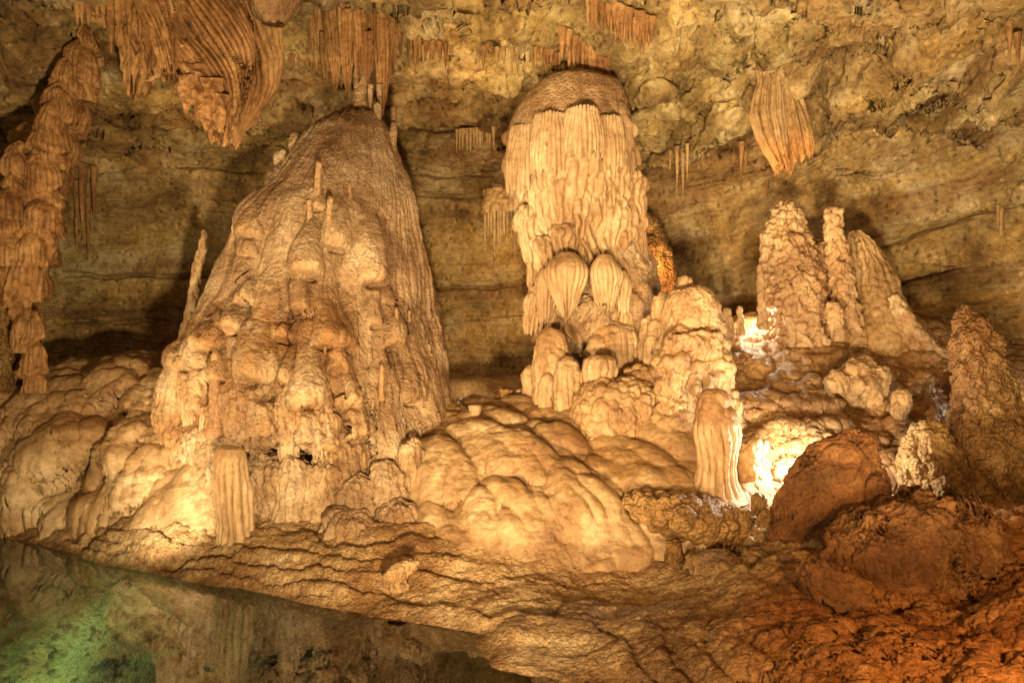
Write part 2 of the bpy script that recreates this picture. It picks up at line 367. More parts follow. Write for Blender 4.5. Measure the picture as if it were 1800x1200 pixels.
def build_wall():
    px = np.concatenate([np.linspace(-1500, -60, 160)[:-1], np.linspace(-60, 1860, 1150), np.linspace(1860, 3300, 160)[1:]])
    py = np.concatenate([np.linspace(-2600, -40, 200)[:-1], np.linspace(-40, 720, 520), np.linspace(720, 860, 20)[1:]])
    cols = [-1500, -900, -300, 0, 300, 600, 900, 1200, 1500, 1800, 2200, 2700, 3300]
    rows = [-2600, -1600, -600, -200, 0, 100, 200, 300, 450, 600, 720, 860]
    T = [[2.4] * 13,
         [3.3] * 13,
         [5.2, 5.6, 6.0, 6.2, 6.3, 6.4, 6.4, 6.3, 6.1, 5.8, 5.4, 5, 4.6],
         [6.4, 7.5, 8.8, 9.3, 9.6, 9.8, 9.9, 9.5, 9, 8.2, 7.5, 6.8, 6.0],
         [7, 8.8, 10.3, 11.3, 12, 12.2, 12.3, 11.8, 10.8, 9.7, 8.5, 7.5, 6.4],
         [7.4, 9.5, 11.5, 12.8, 13.6, 13.8, 14, 13.4, 12.2, 10.8, 9.2, 8, 6.8],
         [7.8, 10.5, 12.8, 14.1, 14.8, 15.1, 15.1, 14.6, 13.4, 11.8, 10, 8.5, 7],
         [8.2, 11.2, 13.7, 15, 15.7, 16.0, 16.1, 15.6, 14.4, 12.6, 10.8, 9, 7.3],
         [8.4, 11.8, 14.3, 15.6, 16.2, 16.5, 16.6, 16.1, 15.0, 13.3, 11.3, 9.3, 7.5],
         [8.5, 12, 14.5, 15.8, 16.4, 16.7, 16.7, 16.2, 15.2, 13.6, 11.5, 9.5, 7.6]] + [[8.5, 12, 14.5, 15.8, 16.4, 16.7, 16.7, 16.2, 15.2, 13.6, 11.5, 9.5, 7.6]] * 2
    D = table(rows, cols, T, py, px); D = blur(blur(D, 61, 0), 61, 1)
    PX, PY = np.meshgrid(px, py)
    P = np.stack([(PX - 900) / F * D, D, CAMZ - (PY - 600) / F * D], -1)
    ref = -(P - np.array([0, 0, CAMZ])); sh = Sheet(P, ref, PX, PY)
    # big undulation and bedding
    Q = sh.P.copy()
    sh.disp(0.35 * fbm(Q, 0.28, 3, 3) + 0.16 * fbm(Q, 0.9, 3, 4))
    wx = 0.5 * fbm(Q, 0.35, 3, 11)
    tilt = ss(950, 1500, PX)
    zz = Q[..., 2] - tilt * (Q[..., 0] - 1.0) * 0.22 + wx * 0.7
    bed = 0
    for f, a, s in ((1.1, .16, 1), (2.7, .09, 2), (6.5, .045, 3)):
        k = zz * f + 0.35 * vn(Q * 0.5, s + 40) + 0.2 * vn(Q * 2.5, s + 41); i = _i(k); fr = k - i; z0 = np.zeros_like(i)
        h0 = _h(i, z0, z0, s + 50); h1 = _h(i + 1, z0, z0, s + 50)
        # each bed stands at its own depth; the step between beds is short
        bed = bed + a * (h0 + (h1 - h0) * ss(0.80, 1.0, fr))
    def groove(f, w, s, dens):
        k = zz * f + 0.5 * vn(Q * 0.35, s) + .25 * vn(Q * 1.6, s + 1) + .08 * vn(Q * 5, s + 2); i = _i(k); fr = k - i
        on = ss(dens, dens + .25, vn(np.stack([Q[..., 0] * .45, i * 7.3 + 0 * zz, 0 * zz], -1), s + 3))
        return on * np.exp(-((fr - .5) / w) ** 2)
    low = ss(290, 230, PY - 60 * tilt)             # smoother face low down
    sh.disp(bed * (0.7 + 1.7 * low))
    sh.disp(-.16 * groove(1.3, .035, 61, -.1) * (.4 + .6 * low) - .08 * groove(3.4, .07, 65, .0) * (.5 + .5 * low) - .035 * groove(9, .13, 69, .1))
    # ledges read off the photo: rock above the line overhangs rock below it
    jag = 7 * fbm(Q, 1.6, 4, 60)
    def ledge(pts, a, fall=45, sharp=3.0, under=0.5):
        pts = np.array(pts, float); x0, x1 = pts[0, 0], pts[-1, 0]
        y = np.interp(PX, pts[:, 0], pts[:, 1]) + jag
        d = y - PY                                     # >0 above the line
        e = ss(x0 - 15, x0 + 40, PX) * ss(x1 + 15, x1 - 40, PX)
        return e * a * (ss(-sharp, sharp, d) * np.exp(-np.clip(d, 0, None) / fall) - .25 * under * np.exp(-(np.clip(-d, 0, None) / 12) ** 2) * (d < 0)) - e * (.10 + .35 * a) * np.exp(-((d + 4) / 3.2) ** 2)
    L = 0; N0 = np.stack([blur(blur(sh.N[..., k], 41, 0), 41, 1) for k in range(3)], -1)
    L = L + ledge([(150, 150), (200, 185), (250, 200), (400, 205), (560, 215)], 0.30, 30)
    L = L + ledge([(60, 110), (110, 90), (150, 110)], 0.2, 40)
    L = L + ledge([(-50, 135), (30, 110), (90, 100)], 0.3, 40)
    L = L + ledge([(130, 315), (250, 280), (320, 290), (480, 296)], 0.28, 22)
    L = L + ledge([(470, 180), (540, 188), (600, 192)], 0.25, 22)
    L = L + ledge([(480, 90), (560, 100), (640, 120)], 0.25, 30)
    L = L + ledge([(640, 60), (730, 80), (800, 95), (900, 98), (1000, 92)], 0.45, 60)
    L = L + ledge([(660, 210), (800, 212), (900, 205)], 0.2, 25)
    L = L + ledge([(720, 300), (800, 302), (870, 300)], 0.15, 20)
    L = L + ledge([(730, 340), (800, 340), (890, 345)], 0.15, 25)
    L = L + ledge([(1080, 165), (1130, 150), (1170, 130), (1195, 90)], 0.35, 60)
    L = L + ledge([(1120, 290), (1160, 240), (1220, 225), (1290, 195), (1330, 180)], 0.35, 30)
    L = L + ledge([(1120, 310), (1200, 270), (1280, 245), (1330, 230)], 0.25, 16)
    L = L + ledge([(1200, 215), (1260, 190), (1330, 175)], 0.25, 14)
    L = L + ledge([(1315, 145), (1350, 145), (1390, 130), (1440, 110)], 0.3, 50)
    L = L + ledge([(1440, 165), (1520, 160), (1600, 165), (1680, 110), (1760, 95), (1860, 80)], 0.40, 45)
    L = L + ledge([(1430, 195), (1540, 175), (1620, 180), (1700, 165), (1860, 190)], 0.35, 14)
    L = L + ledge([(1440, 212), (1560, 200), (1680, 225), (1860, 240)], 0.25, 14)
    L = L + ledge([(1590, 452), (1640, 448), (1690, 455)], 0.16, 25)
    L = L + ledge([(1560, 505), (1640, 475), (1720, 458), (1860, 455)], 0.14, 20)
    L = L + ledge([(1520, 440), (1620, 400), (1700, 375), (1860, 330)], 0.08, 25)
    L = L + ledge([(110, 482), (250, 480), (400, 478)], 0.10, 25)
    L = L + ledge([(110, 560), (250, 560), (300, 556)], 0.06, 25)
    L = L + ledge([(740, 505), (850, 500), (900, 500)], 0.08, 22)
    sh.disp((1.5 + 1.0 * ss(1000, 1150, PX)) * L, N=N0)
    # boulders bulging from the ceiling
    def bulge(cx, cy, rx, ry, a):
        d = ((PX - cx) / rx) ** 2 + ((PY - cy) / ry) ** 2 + 0.06 * jag
        return a * ss(0, 1, np.clip(1.05 - d, 0, 1)) ** 0.8
    B = bulge(1130, 60, 120, 85, .55) + bulge(1320, 50, 90, 85, .5) + bulge(60, 60, 120, 85, .5) + bulge(870, 30, 200, 80, .6) + bulge(700, 50, 95, 55, .4) + bulge(1400, 60, 50, 90, .3) + bulge(1560, 60, 200, 100, .4) + bulge(240, 150, 95, 55, .35)
    sh.disp(B, N=N0)
    # rubble layer
    rub = np.exp(-((PY - (260 - (PX - 1100) * 0.12)) / 60.0) ** 2) * ss(1080, 1180, PX) * ss(1500, 1380, PX) + np.exp(-((PY - (200 - (PX - 1600) * 0.1)) / 35.0) ** 2) * ss(1400, 1500, PX) + 0.6 * ss(1640, 1740, PX) * np.exp(-((PY - 620) / 70.0) ** 2)
    up = ss(330, 180, PY)
    sh.disp((0.03 + 0.05 * up) * fbm(sh.P, 2.2, 6, 21, 0.6) - (.02 + .05 * up) * np.clip(fbm(Q, 1.1, 5, 24, .55, True) - .45, 0, 1) * 4 + rub * 0.13 * fbm(sh.P, 2.4, 4, 22, 0.6, True))
    # solution pits over the right-hand ceiling
    c, _ = cells(PX / 26, PY / 18, 31); sp = ss(0.35, 0.8, c) * ss(0.1, 0.5, fbm(Q, 1.3, 3, 77))
    sh.disp(-0.06 * sp * (ss(1380, 1500, PX) * ss(170, 120, PY) + 0.5 * ss(1150, 1250, PX) * ss(1400, 1300, PX) * ss(120, 80, PY)))
    # colours of the stone: olive beds, pale crust overhead, rusty seams
    n = fbm(Q, 0.5, 4, 90); sh.paint(ss(0, .5, n) * 0.6, (0.75, 0.82, 0.72)); sh.paint(ss(0, .5, -n) * 0.5, (1.15, 1.0, 0.8))
    n = fbm(Q, 1.7, 4, 91); sh.paint(ss(.1, .35, n) * up * 0.7, (1.5, 1.5, 1.55)); sh.paint(ss(.15, .4, -n) * up * 0.7, (0.5, 0.38, 0.28))
    n = vn(uv3(Q[..., 0] * 0.25, zz * 3.0), 92) + 0.5 * fbm(Q, 1.2, 3, 93)
    sh.paint(ss(.2, .7, n) * 0.65, (0.55, 0.40, 0.28)); sh.paint(ss(.2, .7, -n) * 0.5, (1.35, 1.25, 0.95))
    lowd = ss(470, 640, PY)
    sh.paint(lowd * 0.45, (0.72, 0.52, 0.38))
    global WALL; WALL = (px, py, sh.P.copy())
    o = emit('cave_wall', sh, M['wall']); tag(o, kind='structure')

def wall_at(x, y):
    """distance of the wall surface that the pixel (x, y) really sees"""
    global WPX
    if 'WPX' not in globals():
        P = WALL[2][::2, ::2].reshape(-1, 3); WPX = (900 + P[:, 0] / P[:, 1] * F, 600 - (P[:, 2] - CAMZ) / P[:, 1] * F, P[:, 1])
    m = (np.abs(WPX[0] - x) < 5) & (np.abs(WPX[1] - y) < 5)
    return float(np.percentile(WPX[2][m], 15)) if m.any() else 12.0

build_wall()

# ------------------------------------------------------------------ heightfields
def rbf(pts, x, y, smooth=0.02):
    pts = np.array(pts, float)
    A = np.stack([(pts[:, 0] - 900) / F * pts[:, 2], pts[:, 2]], 1); Z = CAMZ - (pts[:, 1] - 600) / F * pts[:, 2]
    d = np.hypot(A[:, None, 0] - A[None, :, 0], A[:, None, 1] - A[None, :, 1])
    n = len(A); K = np.zeros((n + 3, n + 3)); K[:n, :n] = -d + np.eye(n) * -smooth; K[:n, n] = 1; K[:n, n + 1:] = A; K[n, :n] = 1; K[n + 1:, :n] = A.T
    w = np.linalg.solve(K, np.concatenate([Z, [0, 0, 0]]))
    out = w[n] + w[n + 1] * x + w[n + 2] * y
    for i in range(n): out = out - w[i] * np.sqrt((x - A[i, 0]) ** 2 + (y - A[i, 1]) ** 2 + 0.004)
    return out

def zp(px, Y, z):          # control point from pixel column, distance and height
    return (px, 600 + (CAMZ - z) * F / Y, Y)

FLOOR = [(-900, 860, 13.8), (-300, 900, 12), (0, 945, 10.43), (230, 1000, 9), (350, 1022, 8.53), (470, 1045, 8.09), (640, 1086, 7.4), (720, 1096, 7.26), (780, 1101, 7.19), (838, 1112, 7.03), (862, 1145, 6.6), zp(640, 7.1, -.14), zp(740, 6.95, -.14), zp(810, 6.75, -.12), zp(860, 7.1, .09), zp(900, 6.75, .1), zp(780, 7.4, .08), zp(560, 7.95, .09), zp(330, 8.45, -.05), zp(200, 9.4, .12), (872, 1172, 6.3), (940, 1185, 6.15), (1000, 1198, 6.02), (1150, 1230, 5.7), (1300, 1290, 5.2),
         zp(100, 7, -.9), zp(300, 6, -1.0), zp(600, 5.4, -.8), zp(780, 5.2, -.6), zp(0, 5, -.9), zp(-600, 6, -1.2), zp(-600, 9, -.8), zp(600, 3, -1), zp(1200, 3, -.9), zp(-1500, 3, -1.0), zp(380, 7.6, -.6), zp(1000, 5.2, -.5), zp(180, 8.3, -.6), zp(820, 6.2, -.3), zp(0, 9.4, -.5), zp(600, 6.6, -.5),
         zp(0, 10.9, .33), zp(200, 9.9, .33), zp(300, 9.3, .35), zp(430, 8.7, .33), zp(600, 8.4, .32), zp(700, 8.5, .4), zp(560, 9.2, .42),
         (700, 1045, 7.9), (800, 1000, 8.2), (800, 1050, 7.7), (900, 1080, 7.25), (1000, 1000, 8.3), (1110, 1035, 7.95), (1000, 1100, 6.9), (1000, 1150, 6.45), (930, 1140, 6.6), (1150, 1100, 6.6), (1150, 1160, 6.1),
         (1230, 1060, 7.0), (1300, 1100, 6.25), (1300, 1200, 5.3), (1400, 1000, 7.2), (1400, 1120, 5.9), (1500, 1150, 5.3), zp(1600, 6.3, .35), zp(1500, 6.3, .35), zp(1720, 6.4, .4), (1700, 1150, 4.9), (1800, 1085, 5.2), (1800, 1200, 4.3), (1300, 960, 8.4), (2200, 1100, 4.6), (1700, 1250, 4.2), (1500, 1250, 4.6), (1620, 1200, 4.7),
         (1760, 960, 7.2), (1750, 900, 8.4),
         zp(-600, 13, 1), zp(0, 13, 1.7), zp(300, 12, 1.3), zp(600, 11, .9), zp(900, 11, 1.1), zp(1200, 11, 1.3), zp(1450, 9.5, 1.0), zp(1500, 11, 1.5), zp(1700, 9.5, 1.2), zp(1750, 11, 1.5), zp(2300, 8, 1.2),
         zp(0, 16, 2.1), zp(500, 16, 2.2), zp(900, 16, 2.2), zp(1300, 16, 2.6), zp(1600, 15, 3.0), zp(1900, 13, 3.1), zp(-600, 16, 2.2), zp(900, 18, 2.3), zp(2300, 11, 2.6)]

def hfield(ctrl, px0, px1, Y0, Y1, q=1.0, qy=1.0):
    nu = int((px1 - px0) / (1.76 * q)); nv = int(math.log(Y1 / Y0) / (0.0022 * qy))
    px = np.linspace(px0, px1, nu); Y = np.exp(np.linspace(math.log(Y1), math.log(Y0), nv))
    PX, YY = np.meshgrid(px, Y); X = (PX - 900) / F * YY
    Z = rbf(ctrl, X, YY)
    sh = Sheet(np.stack([X, YY, Z], -1), np.array([0, -0.15, 1.0]), PX, YY); return sh

def build_floor():
    sh = hfield(FLOOR, -900, 2500, 2.6, 18.5, 1.25, 1.5)
    X = sh.P[..., 0]; Y = sh.P[..., 1]; Z = sh.P[..., 2]; P0 = sh.P.copy()
    near = ss(0.25, 0.0, np.abs(Z))                 # keep the waterline where it is
    dry = ss(-.05, .1, Z)
    sh.disp((1 - near * 0.6) * 0.08 * fbm(P0, 1.5, 4, 5) + near * .055 * fbm(P0, 1.8, 4, 33) + 0.02 * fbm(P0, 6, 4, 6, .6))
    # terraced mud lips across the bank
    k = Z * 9 + 1.0 * fbm(P0, 0.9, 3, 8); fr = k - np.floor(k)
    sh.disp(dry * 0.05 * (ss(0, .75, fr) * ss(1.0, .86, fr)) * ss(.0, .4, fbm(P0, .6, 2, 9) + .3))
    # clay lumps at the lower right
    cl = ss(1250, 1500, sh.u - (Y - 6) * 60) * ss(9, 7, Y)
    p = popcorn(P0, 4.5, 12); sh.disp(cl * (0.14 * fbm(P0, 1.1, 4, 13, .5, True) + 0.03 * fbm(P0, 5, 4, 25, .6, True) + 0.02 * p))
    mid = 1 - .55 * ss(560, 720, sh.u) * ss(1380, 1200, sh.u); sh.disp(mid * dry * (.035 * fbm(P0, 4.5, 5, 18, .62, True) - .05 * np.clip(fbm(P0 * np.array([.5, 1.3, 1]), 1.7, 4, 19, .5, True) - .5, 0, 1) * 3))
    sh.disp(mid * dry * -.08 * np.clip(fbm(P0 * np.array([.6, 1.6, 1]), 2.6, 5, 30, .6, True) - .3, 0, 1)); sh.disp(0.02 * popcorn(P0, 14, 14) * dry)
    cmask = ss(1180, 1480, sh.u - (Y - 6) * 40 + 140 * fbm(P0, .8, 3, 15)) * ss(9.5, 7.5, Y)
    sh.paint(cmask, (0.92, 0.60, 0.36)); sh.paint(ss(0.05, .4, fbm(P0, 2.2, 4, 16)) * cmask * .4, (0.6, .5, .42))
    sh.paint(ss(560, 700, sh.u) * ss(1250, 1100, sh.u) * ss(7.3, 8.1, Y) * ss(9.5, 9, Y) * .8, (1.25, 1.22, 1.2))
    sh.paint(ss(0.0, .35, fbm(P0, .8, 3, 17)) * (1 - cmask) * .6, (0.62, .5, .38))
    Zr = sh.P[..., 2]; sh.paint(ss(.09, .03, Zr + .03 * fbm(P0, 4, 3, 34)) * .75, (.55, .47, .38))
    wet = ss(-.02, -.12, Z); sh.paint(wet * .8, (.95, 1.1, .95)); sp = fbm(P0, 7, 3, 20, .7)
    sh.paint(wet * ss(.22, .34, sp) * .85, (.15, .13, .1)); sh.disp(wet * .03 * ss(.2, .4, sp))
    o = emit('cave_floor', sh, M['floor']); tag(o, kind='structure')

build_floor()

def build_pool():
    n = 60; x = np.linspace(-14, 6, n); y = np.linspace(1.5, 14, n); X, Y = np.meshgrid(x, y)
    sh = Sheet(np.stack([X, Y, 0 * X], -1), np.array([0, 0, 1.0]), X, Y)
    m = bpy.data.materials.new('pool_water'); m.use_nodes = True; nt = m.node_tree; N = nt.nodes; L = nt.links
    N.remove(N['Principled BSDF']); out = N['Material Output']
    g = N.new('ShaderNodeBsdfGlossy'); g.inputs['Roughness'].default_value = 0.0; g.inputs['Color'].default_value = (0.9, 0.9, 0.9, 1)
    t = N.new('ShaderNodeBsdfTransparent'); t.inputs['Color'].default_value = (0.68, 0.84, 0.68, 1)
    fr = N.new('ShaderNodeFresnel'); fr.inputs['IOR'].default_value = 1.8
    ns = N.new('ShaderNodeTexNoise'); ns.inputs['Scale'].default_value = 1.5; ns.inputs['Detail'].default_value = 2
    bp = N.new('ShaderNodeBump'); bp.inputs['Strength'].default_value = 0.03; bp.inputs['Distance'].default_value = 0.05
    tc = N.new('ShaderNodeTexCoord'); L.new(tc.outputs['Object'], ns.inputs['Vector']); L.new(ns.outputs['Fac'], bp.inputs['Height']); L.new(bp.outputs[0], g.inputs['Normal'])
    mx = N.new('ShaderNodeMixShader'); L.new(fr.outputs[0], mx.inputs[0]); L.new(t.outputs[0], mx.inputs[1]); L.new(g.outputs[0], mx.inputs[2]); L.new(mx.outputs[0], out.inputs[0])
    tag(emit('pool_water', sh, m), kind='structure')

build_pool()

def mound(name, label, cat, ctrl, px0, px1, Y0, Y1, fn, mat, edge=(40, 40, 0.5, 0.5), q=1.0, qy=1.0, group=None, drop=1.2, frontline=None, parts=None):
    sh = hfield(ctrl, px0, px1, Y0, Y1, q, qy)
    e = ss(px0, px0 + edge[0], sh.u) * ss(px1, px1 - edge[1], sh.u) * ss(Y0, Y0 + edge[2], sh.v) * ss(Y1, Y1 - edge[3], sh.v)
    if frontline is not None:
        fl_ = np.array(frontline, float); e = e * ss(-.15, .12, sh.v - np.interp(sh.u, fl_[:, 0], fl_[:, 1]) + .1 * fbm(sh.P, 2, 3, 5))
    sh.P[..., 2] -= drop * (1 - e); sh.renorm()
    fn(sh)
    o = emit(name, sh, mat, origin=W((px0 + px1) / 2, 700, (Y0 + Y1) / 2) * np.array([1, 1, 0.0]))
    tag(o, label, cat, group)
    return o

def domes(sh, su, sv, a, s, tilt=0.35, warp=0.35, ry=1.0, skew=0.0, mask=1.0):
    """overlapping flowstone domes; su, sv in metres"""
    P = sh.P; u = (P[..., 0] + skew * P[..., 1]) / su + warp * fbm(P, 0.7, 2, s + 5); v = -P[..., 1] / sv * 1.0 + warp * fbm(P, 0.7, 2, s + 6)
    c, i = cells(u, v, s, tilt, ry=ry)
    D = a * c ** .7 - a * .45
    for k in range(2): D[1:-1] = (D[:-2] + 2 * D[1:-1] + D[2:]) / 4; D[:, 1:-1] = (D[:, :-2] + 2 * D[:, 1:-1] + D[:, 2:]) / 4
    sh.disp(D * mask); return i

def crust(sh, s, a=.03):
    n = fbm(sh.P * np.array([1, 1, 2.2]), 1.5, 5, s, .55, True)
    sh.disp(-a * 3.5 * np.clip(n - .40, 0, 1)); sh.disp(a * .5 * fbm(sh.P * np.array([1, 1, 2.5]), 5, 4, s + 1, .6, True))

def f_center(sh):
    rough(sh, 0.12, 0.6, 3, 101)
    mk = ss(8.25, 9.1, sh.P[..., 1]); domes(sh, 0.85, 0.95, 0.28, 102, .6, .35, 1.0, .6, mk); domes(sh, 0.38, 0.5, 0.16, 103, .6, .35, 1.0, .6, mk); domes(sh, 0.19, 0.24, 0.06, 107, .6, .35, 1.0, .6, ss(-.3, .3, fbm(sh.P, .8, 2, 110))); crust(sh, 108, .012); sh.disp(.010 * fbm(sh.P * np.array([1, 1, 3.5]), 4, 4, 109, .6, True))
    rough(sh, 0.02, 4, 4, 104); varnish(sh, 105, .8, (.8, .7, .55))
mound('flowstone_slope', 'broad cream flowstone slope of overlapping domes between the great cone and the stubby tower', 'flowstone',
      [zp(640, 8.7, .1), zp(740, 8.55, .1), zp(830, 8.4, .1), zp(900, 8.3, .05), zp(1000, 8.1, .05), (740, 925, 9.15), (830, 930, 8.95), (900, 945, 8.8), (1000, 965, 8.6), (1100, 985, 8.25), (1165, 960, 8.45), (1175, 925, 8.7), (740, 880, 9.5), (760, 800, 10.2), (820, 740, 11.3), (900, 725, 11.5), (1000, 705, 11.6), (900, 800, 10), (1000, 800, 9.9), (1000, 880, 9.1), (1100, 790, 9.9), (1110, 870, 9.15), (1220, 790, 9.8), (1230, 850, 9.2), (1180, 720, 10.8), (1300, 870, 9.1), (800, 860, 9.5), (900, 880, 9.2), (1300, 760, 10.2), (640, 850, 9.9), (900, 690, 13), (1200, 670, 13)],
      715, 1300, 8.0, 12.6, f_center, M['cream'], (45, 60, .3, .8), .9, .7, frontline=[(640, 8.5), (760, 8.4), (900, 8.2), (1000, 8.15), (1100, 8.25), (1180, 8.3), (1300, 8.6)], drop=.6)

def f_left(sh):
    rough(sh, 0.15, 0.6, 3, 111)
    i = domes(sh, 1.1, 0.9, 0.42, 112, .5); domes(sh, 0.42, 0.36, 0.15, 113, .5); domes(sh, 0.2, 0.2, 0.045, 121, .5); crust(sh, 118, .015); sh.disp(.012 * fbm(sh.P * np.array([1, 1, 3.5]), 4, 4, 119, .6, True))
    steep = 1 - np.clip(sh.N[..., 2], 0, 1)
    X = sh.P[..., 0]
    sh.disp(0.02 * flutes(X, -sh.P[..., 2], 0.12, 0.8, 115) * ss(.2, .9, steep))
    hi = ss(.9, 1.5, sh.P[..., 2]); sh.disp(hi * .10 * popcorn(sh.P, 2.8, 117)); sh.disp(.05 * flutes(X, -sh.P[..., 2], .16, 1.2, 120) * ss(.25, .7, steep) * (1 - hi))
    rough(sh, 0.03, 3.5, 5, 114, .6, True); varnish(sh, 116, .8, (.78, .66, .5))
mound('flowstone_mound', 'rounded tan flowstone mound rising from the pool bank left of the great cone', 'flowstone',
      [(-300, 880, 11.8), (0, 892, 10.95), (100, 918, 10.5), (200, 928, 10.15), (290, 930, 9.9), (-200, 780, 11.9), (0, 800, 11.15), (100, 800, 11.0), (200, 810, 10.75), (280, 820, 10.5), (-200, 710, 12.5), (0, 722, 12.0), (60, 720, 12), (110, 690, 12.3), (160, 665, 12.7), (230, 652, 13), (300, 660, 12.8), (200, 720, 11.7), (300, 740, 11.4), (100, 745, 11.6), (360, 800, 10.9), (400, 900, 10.2), (0, 700, 14), (250, 640, 14.5), (400, 700, 13)],
      -330, 400, 9.6, 14.5, f_left, M['cream'], (60, 50, .3, 1), .9, .8, frontline=[(-330, 11.6), (0, 10.9), (100, 10.45), (200, 10.1), (290, 9.85), (400, 9.7)])
LM = [o for o in C.objects if o.name == 'flowstone_mound'][0]

def f_hot(sh):
    rough(sh, 0.10, 1.2, 4, 121); domes(sh, 0.5, 0.4, 0.10, 122, .4); rough(sh, .03, 5, 4, 123)
mound('flowstone_apron', 'glaring lamplit flowstone apron at the foot of the small fluted column', 'flowstone',
      [(200, 940, 9.9), (260, 950, 9.5), (330, 955, 9.2), (420, 975, 8.9), (250, 880, 10.1), (320, 860, 9.9), (300, 820, 10.3), (350, 800, 10.2), (400, 830, 9.9), (440, 950, 9.1), (420, 880, 9.6), (380, 780, 10.7), (230, 900, 10.2)],
      190, 450, 8.8, 10.9, f_hot, M['cream'], (40, 30, .2, .4), .9, .8)

def f_right(sh):
    rough(sh, 0.22, 0.8, 5, 131, .5, True); domes(sh, 0.9, 0.7, 0.18, 132, .4); domes(sh, .35, .3, .08, 133, .4); crust(sh, 138, .03); sh.disp(.03 * fbm(sh.P, 3, 4, 139, .6, True)); sh.tint *= np.array([.72, .62, .48], np.float32); rough(sh, .015, 4, 4, 134); varnish(sh, 135, .9, (.75, .6, .42))
mound('flowstone_slope', 'smooth brown flowstone slope below the twin stalagmites at the right', 'flowstone',
      [(1270, 900, 9.2), (1400, 900, 9.1), (1290, 800, 9.9), (1380, 830, 9.5), (1310, 700, 11.2), (1290, 600, 13), (1350, 570, 13.2), (1450, 580, 12.9), (1540, 560, 12.7), (1600, 575, 12.8), (1650, 610, 12.6), (1690, 650, 12.2), (1400, 700, 11.2), (1500, 680, 11.2), (1600, 700, 11.0), (1660, 720, 10.8), (1450, 760, 10.3), (1550, 780, 10), (1640, 800, 9.8), (1560, 880, 8.9), (1700, 850, 9.2), (1450, 540, 15), (1600, 530, 15), (1300, 560, 15), (1750, 620, 13)],
      1250, 1760, 8.9, 14.8, f_right, M['cream'], (40, 60, .3, 1.2), 1, .9)

# ------------------------------------------------------------------ generic dripstone pieces
def piece(name, prof, Y, mat, parent, fn, depth=1.0, q=1.0, lean=0.0, cap=True, label=None):
    sh = rev(prof, Y, depth, q, lean, cap); fn(sh)
    o = emit(name, sh, mat, parent, parent.location if parent is not None else (0, 0, 0))
    if label: o['label'] = label
    return o

def solo(name, label, cat, prof, Y, mat, fn, depth=1.0, q=1.0, lean=0.0, cap=True, group=None):
    sh = rev(prof, Y, depth, q, lean, cap); fn(sh)
    p = prof[-1]; o = emit(name, sh, mat, None, W((p[1] + p[2]) / 2, p[0], Y))
    return tag(o, label, cat, group)

def fringe(sh, w, drop, s, t0=0.8):
    """icicle ends along the lower rim"""
    j = sh.u / w; i = _i(j); g = j - i; z = np.zeros_like(i)
    r = np.clip(1 - np.abs(2 * g - 1), 0, 1) ** 0.8 * (.3 + .7 * _h(i, z, z, s))
    sh.P[..., 2] -= drop * r * np.clip((sh.t - t0) / (1 - t0), 0, 1); sh.renorm()

def f_bell(s, w=.13, h=.5, a=.08, rag=.6, fr=0.0, n=.02):
    def f(sh):
        rough(sh, .05, 1.5, 3, s)
        sh.disp(a * flutes(sh.u, sh.v, w, h, s, 1.0, rag) * ss(.03, .25, sh.t))
        if fr: fringe(sh, w, fr, s)
        rough(sh, n, 6, 3, s + 3)
    return f

def bellprof(x0, x1, y0, y1, k=.35, end=.35, top=.35, skew=0.0, n=14):
    c = (x0 + x1) / 2; w = (x1 - x0) / 2; out = []
    for i in range(n):
        t = i / (n - 1)
        r = (top + (1 - top) * math.sin(min(t / k, 1) * math.pi / 2)) if t < k else 1 - (1 - end) * ((t - k) / (1 - k)) ** 1.6
        cc = c + skew * t
        out.append((y0 + (y1 - y0) * t, cc - w * r, cc + w * r))
    return out

def domeprof(x0, x1, y0, y1, top=.25, k=.3, flare=0.08, n=12):
    c = (x0 + x1) / 2; w = (x1 - x0) / 2; out = []
    for i in range(n):
        t = i / (n - 1); r = math.sqrt(max(0.0, 1 - (1 - min(t / k, 1)) ** 2)) * (1 - top) + top if t < k else 1 + flare * (t - k)
        out.append((y0 + (y1 - y0) * t, c - w * r, c + w * r))
    return out

